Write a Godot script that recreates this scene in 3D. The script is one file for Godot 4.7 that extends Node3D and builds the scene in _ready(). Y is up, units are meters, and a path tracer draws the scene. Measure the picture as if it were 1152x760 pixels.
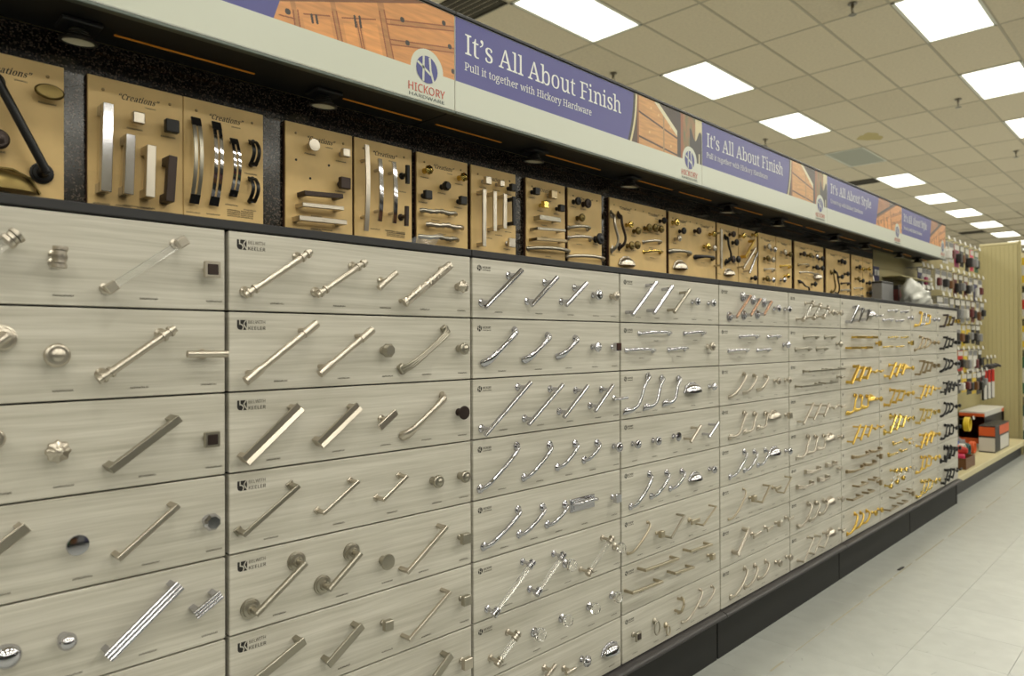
extends Node3D
# Store aisle: wall of cabinet-hardware sample panels.
# x runs along the display wall, y is up, z points from the wall into the aisle; z = 0 is the face of the sample panels.

const W := 0.6096
const RH := 0.1495
const EYE := Vector3(-0.561, 1.172, 1.2838)
const FOCAL := 797.667
const YAW := 0.79417
const PITCH := 0.0054
const ROLL := -0.00401
const PANEL_TOP := 1.380
const DECK_TOP := 1.398
const PANEL_LOW := 0.184
const BOARD_Z := -0.232
const SOFFIT := 1.752
const SIGN_TOP := 1.994
const SIGN_Z := -0.063
const CEIL := 4.225
const TILE_X := 6.417
const TILE_Z := -3.196
const TX := 1.2192
const TZ := 0.6096

var COLS := [-1.0, 0.0, 0.992, 1.997, 3.004, 4.0, 4.98, 5.912, 6.868, 7.802, 8.679]
var used := {}
var labels := {}
var M := {}
var rng := RandomNumberGenerator.new()
var ORD := ["first", "second", "third", "fourth", "fifth", "sixth", "seventh", "eighth", "ninth", "tenth", "eleventh", "twelfth", "thirteenth", "fourteenth"]

# ---------------------------------------------------------------- pixels to points
func ray(px: float, py: float) -> Vector3:
	var a := (px - 576.0) / FOCAL
	var b := (py - 380.0) / FOCAL
	var x := cos(ROLL) * a + sin(ROLL) * b
	var y := -sin(ROLL) * a + cos(ROLL) * b
	var fz := cos(PITCH) + y * sin(PITCH)
	var u := sin(PITCH) - y * cos(PITCH)
	return Vector3(cos(YAW) * x + sin(YAW) * fz, u, sin(YAW) * x - cos(YAW) * fz)

func at_z(px: float, py: float, z: float) -> Vector3:
	var d := ray(px, py)
	return EYE + d * ((z - EYE.z) / d.z)

func at_y(px: float, py: float, y: float) -> Vector3:
	var d := ray(px, py)
	return EYE + d * ((y - EYE.y) / d.y)

func at_x(px: float, py: float, x: float) -> Vector3:
	var d := ray(px, py)
	return EYE + d * ((x - EYE.x) / d.x)

# ---------------------------------------------------------------- naming
func numbered(called: String) -> String:
	var n: int = used.get(called, 0)
	used[called] = n + 1
	return called if n == 0 else "%s_%03d" % [called, n]

func thing(called: String, label: String, category: String, at := Vector3.ZERO, group := "") -> Node3D:
	var o := Node3D.new()
	o.name = numbered(called)
	add_child(o)
	o.position = at
	tag(o, label, category, group)
	return o

func tag(o: Node, label: String, category: String, group := "", kind := "") -> void:
	if label: o.set_meta("label", label)
	if category: o.set_meta("category", category)
	if group: o.set_meta("group", group)
	if kind: o.set_meta("kind", kind)

func put(called: String, mesh: Mesh, mat: Material, parent: Node, at := Vector3.ZERO) -> MeshInstance3D:
	var o := MeshInstance3D.new()
	o.name = numbered(called) if parent == self else called
	o.mesh = mesh
	o.material_override = mat
	parent.add_child(o, true)
	o.position = at
	return o

# ---------------------------------------------------------------- mesh helpers
func mk() -> SurfaceTool:
	var st := SurfaceTool.new()
	st.begin(Mesh.PRIMITIVE_TRIANGLES)
	return st

func done(st: SurfaceTool) -> ArrayMesh:
	st.generate_normals()
	return st.commit()

func tri(st: SurfaceTool, a: Vector3, b: Vector3, c: Vector3, out: Vector3) -> void:
	var n := (c - a).cross(b - a)
	if n.dot(out) < 0.0:
		st.add_vertex(a); st.add_vertex(c); st.add_vertex(b)
	else:
		st.add_vertex(a); st.add_vertex(b); st.add_vertex(c)

func quad(st: SurfaceTool, a: Vector3, b: Vector3, c: Vector3, d: Vector3, out: Vector3) -> void:
	tri(st, a, b, c, out)
	tri(st, a, c, d, out)

func box(st: SurfaceTool, c: Vector3, s: Vector3, bev := 0.0, xf := Transform3D()) -> void:
	st.set_smooth_group(-1)
	var h := s * 0.5
	var b: float = minf(bev, minf(h.x, minf(h.y, h.z)) * 0.9)
	var v := {}
	for sx in [-1, 1]:
		for sy in [-1, 1]:
			for sz in [-1, 1]:
				var sg := Vector3(sx, sy, sz)
				v[[sx, sy, sz, 0]] = xf * (c + sg * Vector3(h.x, h.y - b, h.z - b))
				v[[sx, sy, sz, 1]] = xf * (c + sg * Vector3(h.x - b, h.y, h.z - b))
				v[[sx, sy, sz, 2]] = xf * (c + sg * Vector3(h.x - b, h.y - b, h.z))
	var B := xf.basis
	for s1 in [-1, 1]:
		quad(st, v[[s1, -1, -1, 0]], v[[s1, 1, -1, 0]], v[[s1, 1, 1, 0]], v[[s1, -1, 1, 0]], B * Vector3(s1, 0, 0))
		quad(st, v[[-1, s1, -1, 1]], v[[1, s1, -1, 1]], v[[1, s1, 1, 1]], v[[-1, s1, 1, 1]], B * Vector3(0, s1, 0))
		quad(st, v[[-1, -1, s1, 2]], v[[1, -1, s1, 2]], v[[1, 1, s1, 2]], v[[-1, 1, s1, 2]], B * Vector3(0, 0, s1))
	if b <= 0.0:
		return
	for s1 in [-1, 1]:
		for s2 in [-1, 1]:
			quad(st, v[[s1, s2, -1, 0]], v[[s1, s2, 1, 0]], v[[s1, s2, 1, 1]], v[[s1, s2, -1, 1]], B * Vector3(s1, s2, 0))
			quad(st, v[[s1, -1, s2, 0]], v[[s1, 1, s2, 0]], v[[s1, 1, s2, 2]], v[[s1, -1, s2, 2]], B * Vector3(s1, 0, s2))
			quad(st, v[[-1, s1, s2, 1]], v[[1, s1, s2, 1]], v[[1, s1, s2, 2]], v[[-1, s1, s2, 2]], B * Vector3(0, s1, s2))
			for s3 in [-1, 1]:
				tri(st, v[[s1, s2, s3, 0]], v[[s1, s2, s3, 1]], v[[s1, s2, s3, 2]], B * Vector3(s1, s2, s3))

func box_mesh(s: Vector3, bev := 0.0, c := Vector3.ZERO) -> ArrayMesh:
	var st := mk()
	box(st, c, s, bev)
	return done(st)

# sweep of an oval or rectangular section along points; hw = half width beside the up vector, hh = half height along it
func sweep(st: SurfaceTool, pts: Array, hw: Array, hh: Array, n := 10, up := Vector3(0, 0, 1), rect := false, dents := 0.0) -> void:
	var rings := []
	var m := pts.size()
	for k in m:
		var t: Vector3 = (pts[mini(k + 1, m - 1)] - pts[maxi(k - 1, 0)]).normalized()
		var side := t.cross(up).normalized()
		var u := side.cross(t).normalized()
		var ring := []
		for i in (4 if rect else n):
			var a := TAU * (i + 0.5) / (4.0 if rect else float(n))
			var f := 1.41421 if rect else 1.0
			if dents > 0.0: f += dents * sin(k * 12.9898 + i * 78.233 + sin(k * 3.1 + i * 5.7) * 9.0)
			ring.append(pts[k] + side * cos(a) * hw[k] * f + u * sin(a) * hh[k] * f)
		rings.append(ring)
	st.set_smooth_group(-1 if rect or dents > 0.0 else 1)
	var c: int = 4 if rect else n
	for k in m - 1:
		for i in c:
			var j := (i + 1) % c
			if rect: st.set_smooth_group(2 + i)
			var mid: Vector3 = (rings[k][i] + rings[k][j] + rings[k + 1][i] + rings[k + 1][j]) * 0.25
			quad(st, rings[k][i], rings[k][j], rings[k + 1][j], rings[k + 1][i], mid - (pts[k] + pts[k + 1]) * 0.5)
	st.set_smooth_group(-1)
	for e in [0, m - 1]:
		var o: Vector3 = pts[0] - pts[1] if e == 0 else pts[m - 1] - pts[m - 2]
		for i in c:
			tri(st, pts[e], rings[e][i], rings[e][(i + 1) % c], o)

func rod(st: SurfaceTool, a: Vector3, b: Vector3, r: float, n := 12) -> void:
	var d := (b - a).normalized()
	sweep(st, [a, b], [r, r], [r, r], n, Vector3(0, 1, 0) if absf(d.y) < 0.8 else Vector3(0, 0, 1))

func beam(st: SurfaceTool, a: Vector3, b: Vector3, hw: float, hh: float, up := Vector3(0, 0, 1)) -> void:
	sweep(st, [a, b], [hw, hw], [hh, hh], 4, up, true)

# profile of (radius, height) pairs turned about the local z axis; petals > 0 scallops the rim
func lathe(st: SurfaceTool, prof: Array, n := 20, xf := Transform3D(), soft := false, petals := 0, depth := 0.0, flat := false) -> void:
	var rings := []
	for p in prof:
		var ring := []
		for i in n:
			var a := TAU * (i + 0.5) / n
			var r: float = p.x
			if petals > 0: r *= 1.0 - depth * (0.5 - 0.5 * cos(a * petals))
			ring.append(xf * Vector3(cos(a) * r, sin(a) * r, p.y))
		rings.append(ring)
	for k in prof.size() - 1:
		if flat: st.set_smooth_group(-1)
		else: st.set_smooth_group(1 if soft else k + 1)
		var dz: float = prof[k + 1].y - prof[k].y
		var dr: float = prof[k + 1].x - prof[k].x
		for i in n:
			var j := (i + 1) % n
			var a := TAU * (i + 1.0) / n
			var out := xf.basis * Vector3(cos(a) * dz, sin(a) * dz, -dr)
			if prof[k].x < 1e-6:
				tri(st, rings[k][i], rings[k + 1][i], rings[k + 1][j], out)
			elif prof[k + 1].x < 1e-6:
				tri(st, rings[k][i], rings[k][j], rings[k + 1][i], out)
			else:
				quad(st, rings[k][i], rings[k][j], rings[k + 1][j], rings[k + 1][i], out)

func lathe_mesh(prof: Array, n := 20, soft := false, petals := 0, depth := 0.0, flat := false) -> ArrayMesh:
	var st := mk()
	lathe(st, prof, n, Transform3D(), soft, petals, depth, flat)
	return done(st)

func V(a: float, b: float) -> Vector2:
	return Vector2(a, b)

var fonts := {}
func lettering(called: String, words: String, face: String, width: float, height: float, mat: Material, parent: Node, at: Vector3, slant := 0.0, weight := 400) -> MeshInstance3D:
	var key := [words, face, weight]
	if not fonts.has(key):
		var f := SystemFont.new()
		f.font_names = PackedStringArray([face])
		f.font_weight = weight
		var t := TextMesh.new()
		t.font = f
		t.text = words
		t.font_size = 64
		t.pixel_size = 0.01
		t.depth = 0.002
		t.curve_step = 4.0
		t.horizontal_alignment = HORIZONTAL_ALIGNMENT_LEFT
		fonts[key] = [t, t.get_aabb()]
	var bb: AABB = fonts[key][1]
	var sx := width / maxf(bb.size.x, 0.001)
	var sy := height / maxf(bb.size.y, 0.001)
	var o := put(called, fonts[key][0], mat, parent)
	# local origin = lower left corner of the words
	var B := Basis(Vector3(sx, 0, 0), Vector3(slant * sy, sy, 0), Vector3(0, 0, 0.1))
	o.transform = Transform3D(B, at - B * Vector3(bb.position.x, bb.position.y, 0))
	return o

# ---------------------------------------------------------------- materials
func mat(c: Color, rough := 0.5, metal := 0.0) -> StandardMaterial3D:
	var m := StandardMaterial3D.new()
	m.albedo_color = c
	m.roughness = rough
	m.metallic = metal
	return m

func textured(im: Image, rough: float, scale := 0.0) -> StandardMaterial3D:
	var m := StandardMaterial3D.new()
	m.albedo_texture = ImageTexture.create_from_image(im)
	m.roughness = rough
	if scale > 0.0:
		m.uv1_triplanar = true
		m.uv1_world_triplanar = true
		m.uv1_scale = Vector3.ONE * scale
	return m

func noise(freq: float, s: int, type := FastNoiseLite.TYPE_SIMPLEX_SMOOTH, oct := 3) -> FastNoiseLite:
	var n := FastNoiseLite.new()
	n.seed = s
	n.frequency = freq
	n.noise_type = type
	n.fractal_octaves = oct
	return n

func wood_grain() -> Image:
	var im := Image.create(768, 640, false, Image.FORMAT_RGB8)
	var a := noise(0.011, 3)
	var b := noise(0.05, 8)
	var c := noise(0.15, 21, FastNoiseLite.TYPE_SIMPLEX_SMOOTH, 2)
	var base := Color(0.800, 0.785, 0.742)
	var dark := Color(0.690, 0.675, 0.625)
	for y in 640:
		for x in 768:
			var wob := y + 2.5 * a.get_noise_2d(x * 0.35, y * 0.6)
			var v := 0.55 + 0.48 * a.get_noise_2d(x * 0.10, wob * 2.2) + 0.42 * b.get_noise_2d(x * 0.04, wob * 1.7) + 0.30 * c.get_noise_2d(x * 0.045, wob * 1.6)
			im.set_pixel(x, y, dark.lerp(base, clampf(v, 0.0, 1.0)))
	return im

func granite() -> Image:
	var im := Image.create(512, 512, false, Image.FORMAT_RGB8)
	var a := noise(0.16, 5, FastNoiseLite.TYPE_CELLULAR, 1)
	a.cellular_return_type = FastNoiseLite.RETURN_CELL_VALUE
	a.cellular_jitter = 1.0
	var cols := [Color(0.07, 0.063, 0.056), Color(0.055, 0.05, 0.045), Color(0.09, 0.08, 0.07), Color(0.20, 0.175, 0.15), Color(0.33, 0.29, 0.25), Color(0.06, 0.055, 0.05)]
	for y in 512:
		for x in 512:
			var v := clampf(a.get_noise_2d(x, y) * 0.5 + 0.5, 0.0, 0.999)
			im.set_pixel(x, y, cols[int(fposmod(v * 37.0, 1.0) * 6.0)])
	return im

func mottled(c: Color, amount: float, f: float, s: int, size := 256) -> Image:
	var im := Image.create(size, size, false, Image.FORMAT_RGB8)
	var a := noise(f, s, FastNoiseLite.TYPE_SIMPLEX_SMOOTH, 4)
	for y in size:
		for x in size:
			var v := 1.0 + amount * a.get_noise_2d(x, y)
			im.set_pixel(x, y, Color(c.r * v, c.g * v, c.b * v))
	return im

func scuffed(im: Image, sd: int) -> Image:
	# short heel marks and flecks in the vinyl
	var g := RandomNumberGenerator.new()
	g.seed = sd
	var n := im.get_width()
	for k in 46:
		var p := Vector2(g.randf() * n, g.randf() * n)
		var d := Vector2.from_angle(g.randf() * TAU)
		var l := g.randi_range(3, 14)
		var f := g.randf_range(0.72, 0.93)
		for q in l:
			var x := int(p.x + d.x * q) % n
			var y := int(p.y + d.y * q) % n
			if x >= 0 and y >= 0: im.set_pixel(x, y, im.get_pixel(x, y) * f)
	return im

func make_materials() -> void:
	var grain := ImageTexture.create_from_image(wood_grain())
	M.panel = []
	for k in 7:
		var p := StandardMaterial3D.new()
		p.albedo_texture = grain
		p.roughness = 0.42
		p.uv1_scale = Vector3(1.0, 0.24, 1.0)
		p.uv1_offset = Vector3(0.028 * k - 0.09, 0.125 * k, 0)
		M.panel.append(p)
	M.granite = textured(granite(), 0.14, 4.6)
	M.black = mat(Color(0.115, 0.115, 0.12), 0.5)
	M.deck = mat(Color(0.23, 0.22, 0.225), 0.45)
	M.edge = mat(Color(0.13, 0.13, 0.14), 0.45)
	M.kick = mat(Color(0.105, 0.105, 0.10), 0.65)
	M.soffit = mat(Color(0.05, 0.05, 0.048), 0.6)
	M.amber = mat(Color(0.95, 0.62, 0.20), 0.5)  # painted tone of light showing through the soffit slots
	M.tan = textured(mottled(Color(0.850, 0.725, 0.490), 0.05, 0.02, 4), 0.5, 2.0)
	M.tan_edge = mat(Color(0.27, 0.16, 0.10), 0.7)
	M.ink = mat(Color(0.10, 0.09, 0.08), 0.7)
	M.ink_soft = mat(Color(0.30, 0.28, 0.24), 0.7)
	M.screw = mat(Color(0.58, 0.50, 0.36), 0.4, 0.8)
	M.white = mat(Color(0.90, 0.90, 0.86), 0.5)
	M.sign_trim = mat(Color(0.07, 0.07, 0.075), 0.4)
	M.sign_low = mat(Color(0.36, 0.39, 0.37), 0.4, 0.6)
	M.sign_word = mat(Color(0.90, 0.91, 0.90), 0.5)
	M.red_word = mat(Color(0.74, 0.27, 0.20), 0.5)
	M.grey_word = mat(Color(0.32, 0.37, 0.38), 0.5)
	M.sn = mat(Color(0.76, 0.73, 0.68), 0.32, 1.0)
	M.ch = mat(Color(0.75, 0.75, 0.775), 0.09, 1.0)
	M.pw = mat(Color(0.66, 0.64, 0.59), 0.36, 1.0)
	M.gd = mat(Color(0.84, 0.71, 0.36), 0.34, 1.0)
	M.br = mat(Color(0.84, 0.74, 0.42), 0.14, 1.0)
	M.ab = mat(Color(0.46, 0.40, 0.25), 0.38, 1.0)
	M.cg = mat(Color(0.64, 0.58, 0.47), 0.30, 1.0)
	M.co = mat(Color(0.68, 0.56, 0.48), 0.25, 1.0)
	M.cc = M.ch
	M.cn = mat(Color(0.72, 0.68, 0.60), 0.36, 1.0)
	M.bk = mat(Color(0.075, 0.075, 0.08), 0.42, 0.25)
	M.bz = mat(Color(0.23, 0.19, 0.175), 0.42, 0.6)
	M.glass = mat(Color(1, 1, 1, 0.04), 0.03)
	M.glass.refraction_enabled = true
	M.glass.refraction_scale = 0.05
	M.pane = mat(Color(0.95, 0.97, 1.0, 0.12), 0.05)
	M.pane.transparency = BaseMaterial3D.TRANSPARENCY_ALPHA
	M.ceiling = textured(mottled(Color(0.840, 0.795, 0.705), 0.035, 0.09, 14), 0.9, 1.1)
	M.ceiling2 = textured(mottled(Color(0.815, 0.770, 0.680), 0.045, 0.08, 15), 0.9, 1.1)
	M.tbar = mat(Color(0.69, 0.655, 0.575), 0.6)
	M.troffer = mat(Color(0.86, 0.86, 0.82), 0.5)
	M.dead = mat(Color(0.66, 0.67, 0.62), 0.35)
	M.vent = mat(Color(0.22, 0.20, 0.15), 0.7)
	M.stain = mat(Color(0.75, 0.69, 0.49), 0.9)
	M.chrome_dim = mat(Color(0.5, 0.48, 0.44), 0.3, 1.0)
	M.floor_tile = []
	for k in 3:
		var f := textured(scuffed(mottled(Color(0.675, 0.685, 0.665) * (1.0 + 0.010 * (k - 1)), 0.04, 0.02, 30 + k, 512), 50 + k), 0.34, 0.83)
		M.floor_tile.append(f)
	M.seam = mat(Color(0.60, 0.60, 0.56), 0.7)
	M.seam_brown = mat(Color(0.655, 0.635, 0.560), 0.8)
	M.wall = mat(Color(0.76, 0.74, 0.68), 0.8)
	M.beige = mat(Color(0.80, 0.76, 0.60), 0.5)
	M.olive = mat(Color(0.66, 0.62, 0.45), 0.6)
	M.film = mat(Color(0.78, 0.78, 0.75), 0.25)
	M.steel = mat(Color(0.55, 0.55, 0.55), 0.35, 0.9)
	M.lamp_rim = mat(Color(0.32, 0.31, 0.29), 0.3, 0.8)
	M.lamp_lens = mat(Color(0.94, 0.92, 0.82), 0.2)
	for e in [["pink", Color(0.85, 0.22, 0.38)], ["magenta", Color(0.55, 0.14, 0.32)], ["red", Color(0.72, 0.16, 0.10)], ["yellow", Color(0.84, 0.72, 0.16)], ["blue", Color(0.17, 0.27, 0.60)], ["navy", Color(0.20, 0.20, 0.36)], ["grey", Color(0.50, 0.50, 0.50)], ["dark", Color(0.13, 0.12, 0.12)], ["brown", Color(0.40, 0.26, 0.14)], ["card", Color(0.80, 0.79, 0.76)], ["green", Color(0.18, 0.38, 0.28)], ["orange", Color(0.83, 0.36, 0.16)], ["wine", Color(0.36, 0.14, 0.14)], ["teal", Color(0.10, 0.30, 0.30)]]:
		M[e[0]] = mat(e[1], 0.45)

# ---------------------------------------------------------------- cabinet hardware
# kind: [node name, words, stand-off of the grip from the board]
var KIND := {
	"bar": ["bar_pull", "bar pull", 0.032], "sq": ["square_bar_pull", "square bar pull", 0.030], "flat": ["flat_pull", "flat wide pull", 0.026],
	"arch": ["arch_pull", "arched pull", 0.012], "scurve": ["curved_pull", "leaf-ended curved pull", 0.012], "acr": ["clear_bar_pull", "clear rod pull", 0.032],
	"ham": ["hammered_pull", "hammered bar pull", 0.028], "strap": ["strap_pull", "ribbed strap pull", 0.016], "slot": ["slotted_pull", "slotted bowed pull", 0.012],
	"twig": ["twig_pull", "twig-shaped pull", 0.018], "bow": ["bow_pull", "slim bowed pull", 0.026], "tk": ["t_bar_knob", "T-bar knob", 0.026], "knob": ["round_knob", "round knob", 0.022],
	"disc": ["disc_knob", "flat disc knob", 0.022], "ball": ["ball_knob", "ball knob", 0.022], "sqk": ["block_knob", "square knob", 0.022],
	"hexk": ["faceted_knob", "faceted knob", 0.022], "flower": ["scalloped_knob", "scalloped knob", 0.022], "crystal": ["crystal_knob", "clear cut-glass knob", 0.024],
	"oval": ["oval_knob", "oval knob", 0.022], "cup": ["cup_pull", "cup pull", 0.012], "ring": ["ring_pull", "ring pull", 0.012], "plate": ["plate_pull", "backplate pull", 0.024],
}
var FIN := {"sn": "satin nickel", "ch": "polished chrome", "pw": "grey pewter", "gd": "brushed gold", "br": "polished brass", "ab": "antique brass", "cg": "champagne bronze", "co": "copper", "cn": "champagne nickel", "cc": "chrome-footed copper", "bk": "matte black", "bz": "dark bronze"}
var TWO := {"bow": 1, "bar": 1, "sq": 1, "flat": 1, "arch": 1, "scurve": 1, "acr": 1, "ham": 1, "strap": 1, "slot": 1, "twig": 1, "tk": 1}

# one piece of hardware with its grip running from A to B (points on the grip axis), standing on a board at z = z0
func hardware(kind: String, A: Vector3, B: Vector3, fin: String, z0: float, label: String, group: String, big: float, opt: int) -> Node3D:
	var info: Array = KIND[kind]
	var mid := (A + B) * 0.5
	mid.z = z0
	var t := thing(info[0], label, "cabinet pull" if TWO.has(kind) or kind in ["cup", "ring", "plate"] else "cabinet knob", mid, group)
	var L := Vector2(B.x - A.x, B.y - A.y).length()
	if TWO.has(kind):
		t.rotation.z = atan2(B.y - A.y, B.x - A.x)
	var m: Material = M[fin]
	var h: float = 0.026 if kind in ["arch", "scurve", "strap", "slot", "twig"] else info[2]
	var r := 0.0062 * big
	match kind:
		"bar":
			# opt 0 slim rosettes, 1 round rosettes and collars, 2 large stepped rosettes, 3 bare posts
			var inset: float = [0.020, 0.016, 0.004, 0.014, 0.022][opt]
			var st := mk()
			rod(st, Vector3(-L / 2, 0, h), Vector3(L / 2, 0, h), r, 14)
			put("bar", done(st), M.co if fin == "cc" else m, t)
			for s in [-1, 1]:
				var x: float = s * (L / 2 - inset)
				var q := mk()
				rod(q, Vector3(x, 0, 0.0), Vector3(x, 0, h), r * (0.8 if opt != 2 else 1.0), 10)
				var ps := put("post", done(q), m, t)
				if opt == 0 or opt == 1:
					put("rosette", lathe_mesh([V(0, 0), V(0.010, 0), V(0.010, 0.003), V(0.007, 0.006), V(0.0055, 0.010), V(0, 0.010)], 16), m, ps, Vector3(x, 0, 0))
				if opt == 2:
					put("rosette", lathe_mesh([V(0, 0), V(0.019, 0), V(0.019, 0.004), V(0.016, 0.005), V(0.015, 0.008), V(0.010, 0.009), V(0.008, 0.013), V(0, 0.013)], 20), m, ps, Vector3(x, 0, 0))
				if opt == 4:
					var sl := mk()
					rod(sl, Vector3(s * (L / 2 - 0.034), 0, h), Vector3(s * (L / 2 + 0.001), 0, h), r * 1.28, 14)
					put("sleeve", done(sl), m, t)
				if opt == 1:
					var c := mk()
					for k in [-1, 1]:
						rod(c, Vector3(x + k * 0.007 - 0.0022, 0, h), Vector3(x + k * 0.007 + 0.0022, 0, h), r * 1.45, 14)
					put("collar", done(c), m, t)
		"sq":
			var w := 0.0052 * big
			var st := mk()
			box(st, Vector3(0, 0, h), Vector3(L, w * 2, w * 2 * (0.55 if opt == 1 else 1.0)), 0.0008)
			put("bar", done(st), m, t)
			for s in [-1, 1]:
				var q := mk()
				box(q, Vector3(s * (L / 2 - w), 0, h / 2 - 0.001), Vector3(w * 2, w * 2, h), 0.0006)
				if opt == 1: box(q, Vector3(s * (L / 2 - w), 0, 0.002), Vector3(w * 3.4, w * 3.4, 0.004), 0.0006)
				put("post", done(q), m, t)
		"flat":
			var w := 0.0105 * big
			var st := mk()
			if opt == 1:   # two long bevels
				sweep(st, [Vector3(-L / 2, 0, h), Vector3(L / 2, 0, h)], [w, w], [0.003, 0.003], 4, Vector3(0, 0, 1), true)
				sweep(st, [Vector3(-L / 2, -w * 0.45, h + 0.003), Vector3(L / 2, -w * 0.45, h + 0.003)], [w * 0.4, w * 0.4], [0.003, 0.003], 4, Vector3(0, 0.5, 1).normalized(), true)
			elif opt == 2:   # ridged
				for k in 3: rod(st, Vector3(-L / 2, (k - 1) * w * 0.62, h), Vector3(L / 2, (k - 1) * w * 0.62, h), w * 0.36, 10)
			else:
				box(st, Vector3(0, 0, h), Vector3(L, w * 2, 0.006), 0.0008)
			put("grip", done(st), m, t)
			for s in [-1, 1]:
				var q := mk()
				box(q, Vector3(s * (L / 2 - 0.007), 0, h / 2 - 0.001), Vector3(0.010, w * 1.7, h), 0.0006)
				put("post", done(q), m, t)
		"arch":
			# opt 0 smooth bow with small feet, 1 flared flat ends, 2 bow with round rosettes, 3 thin wire
			var pts := []
			var a := []
			var b := []
			for k in 17:
				var u := -1.0 + k / 8.0
				var lift := 0.004 + (h - 0.004) * (0.55 * pow(1.0 - pow(absf(u), 6.0), 0.5) + 0.45 * (1.0 - u * u))
				pts.append(Vector3(u * L / 2, 0.004 * (1.0 - u * u), lift))
				var g := r * (0.62 if opt == 3 else 0.85 + (0.65 * absf(u) * absf(u) if opt == 1 else 0.0))
				a.append(g)
				b.append(g * (0.7 if opt == 1 else 0.9))
			var st := mk()
			sweep(st, pts, a, b, 10)
			put("grip", done(st), m, t)
			for s in [-1, 1]:
				var fr := 0.011 if opt == 2 else (0.0055 if opt == 3 else 0.008)
				put("foot", lathe_mesh([V(0, 0), V(fr, 0), V(fr, 0.0035), V(fr * 0.75, 0.006), V(0, 0.0075)], 14), m, t, Vector3(s * (L / 2 - 0.002), 0, 0))
		"bow":
			var pts := []
			var a := []
			var b := []
			for k in 13:
				var u := -1.0 + k / 6.0
				pts.append(Vector3(u * L / 2, 0, h - 0.007 * u * u + 0.002))
				a.append(0.0052 * big)
				b.append(0.0022)
			var st := mk()
			sweep(st, pts, a, b, 4, Vector3(0, 0, 1), true)
			put("grip", done(st), m, t)
			for s in [-1, 1]:
				var q := mk()
				rod(q, Vector3(s * L * 0.33, 0, 0), Vector3(s * L * 0.33, 0, h), 0.0042, 10)
				put("post", done(q), m, t)
		"scurve":
			var pts := []
			var a := []
			var b := []
			for k in 17:
				var u := -1.0 + k / 8.0
				pts.append(Vector3(u * L / 2, 0.010 * sin(u * PI) * big, 0.006 + h * 0.72 * pow(1.0 - pow(absf(u), 4.0), 0.5)))
				var g := 0.0048 + 0.004 * pow(absf(u), 6.0)
				a.append(g * big)
				b.append(0.0045)
			var st := mk()
			sweep(st, pts, a, b, 10)
			put("grip", done(st), m, t)
			for s in [-1, 1]:
				var q := mk()
				sweep(q, [Vector3(s * (L / 2 - 0.016), 0, 0.008), Vector3(s * (L / 2 - 0.004), 0, 0.006), Vector3(s * (L / 2 + 0.004), 0, 0.004), Vector3(s * (L / 2 + 0.014), 0, 0.002)], [0.004, 0.011, 0.009, 0.001], [0.002, 0.006, 0.004, 0.001], 10)
				put("leaf_foot", done(q), m, t)
		"acr":
			var st := mk()
			if opt == 1: beam(st, Vector3(-L / 2 + 0.006, 0, h), Vector3(L / 2 - 0.006, 0, h), 0.0055, 0.0055)
			else: rod(st, Vector3(-L / 2 + 0.006, 0, h), Vector3(L / 2 - 0.006, 0, h), r * 1.0, 14)
			tag(put("clear_rod", done(st), M.glass, t), "clear rod between the metal ends", "")
			for s in [-1, 1]:
				var x: float = s * (L / 2 - 0.010)
				var q := mk()
				if opt == 1:
					box(q, Vector3(x, 0, h), Vector3(0.018, 0.016, 0.016), 0.0015)
				else:
					for k in 3: rod(q, Vector3(x - 0.010 + k * 0.007, 0, h), Vector3(x - 0.0045 + k * 0.007, 0, h), r * (1.55 if k != 1 else 1.35), 14)
				put("end_cap", done(q), m, t)
				var p2 := mk()
				rod(p2, Vector3(x, 0, 0), Vector3(x, 0, h), r * 0.7, 10)
				lathe(p2, [V(0, 0), V(0.009, 0), V(0.009, 0.003), V(0.006, 0.005), V(0, 0.005)], 14, Transform3D(Basis(), Vector3(x, 0, 0)))
				put("post", done(p2), m, t)
		"ham":
			var st := mk()
			var pts := []
			var a := []
			var b := []
			for k in 34:
				pts.append(Vector3(-L / 2 + L * k / 33.0, 0, h))
				a.append(0.0098 * big)
				b.append(0.0065)
			sweep(st, pts, a, b, 12, Vector3(0, 0, 1), false, 0.085)
			put("grip", done(st), m, t)
			for s in [-1, 1]:
				var q := mk()
				rod(q, Vector3(s * (L / 2 - 0.012), 0, 0), Vector3(s * (L / 2 - 0.012), 0, h), 0.005, 10)
				put("post", done(q), m, t)
		"strap":
			for k in 3:
				var pts := []
				var a := []
				var b := []
				for j in 13:
					var u := -1.0 + j / 6.0
					pts.append(Vector3(u * L / 2, (k - 1) * 0.0055 * (0.65 + 0.5 * u * u) * big, 0.010 + (h - 0.006) * pow(1.0 - pow(absf(u), 4.0), 0.6)))
					a.append(0.0032 * big)
					b.append(0.003)
				var st := mk()
				sweep(st, pts, a, b, 8)
				put("rib", done(st), m, t)
			for s in [-1, 1]:
				put("foot", box_mesh(Vector3(0.016, 0.022 * big, 0.014), 0.002), m, t, Vector3(s * (L / 2 - 0.004), 0, 0.007))
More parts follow.
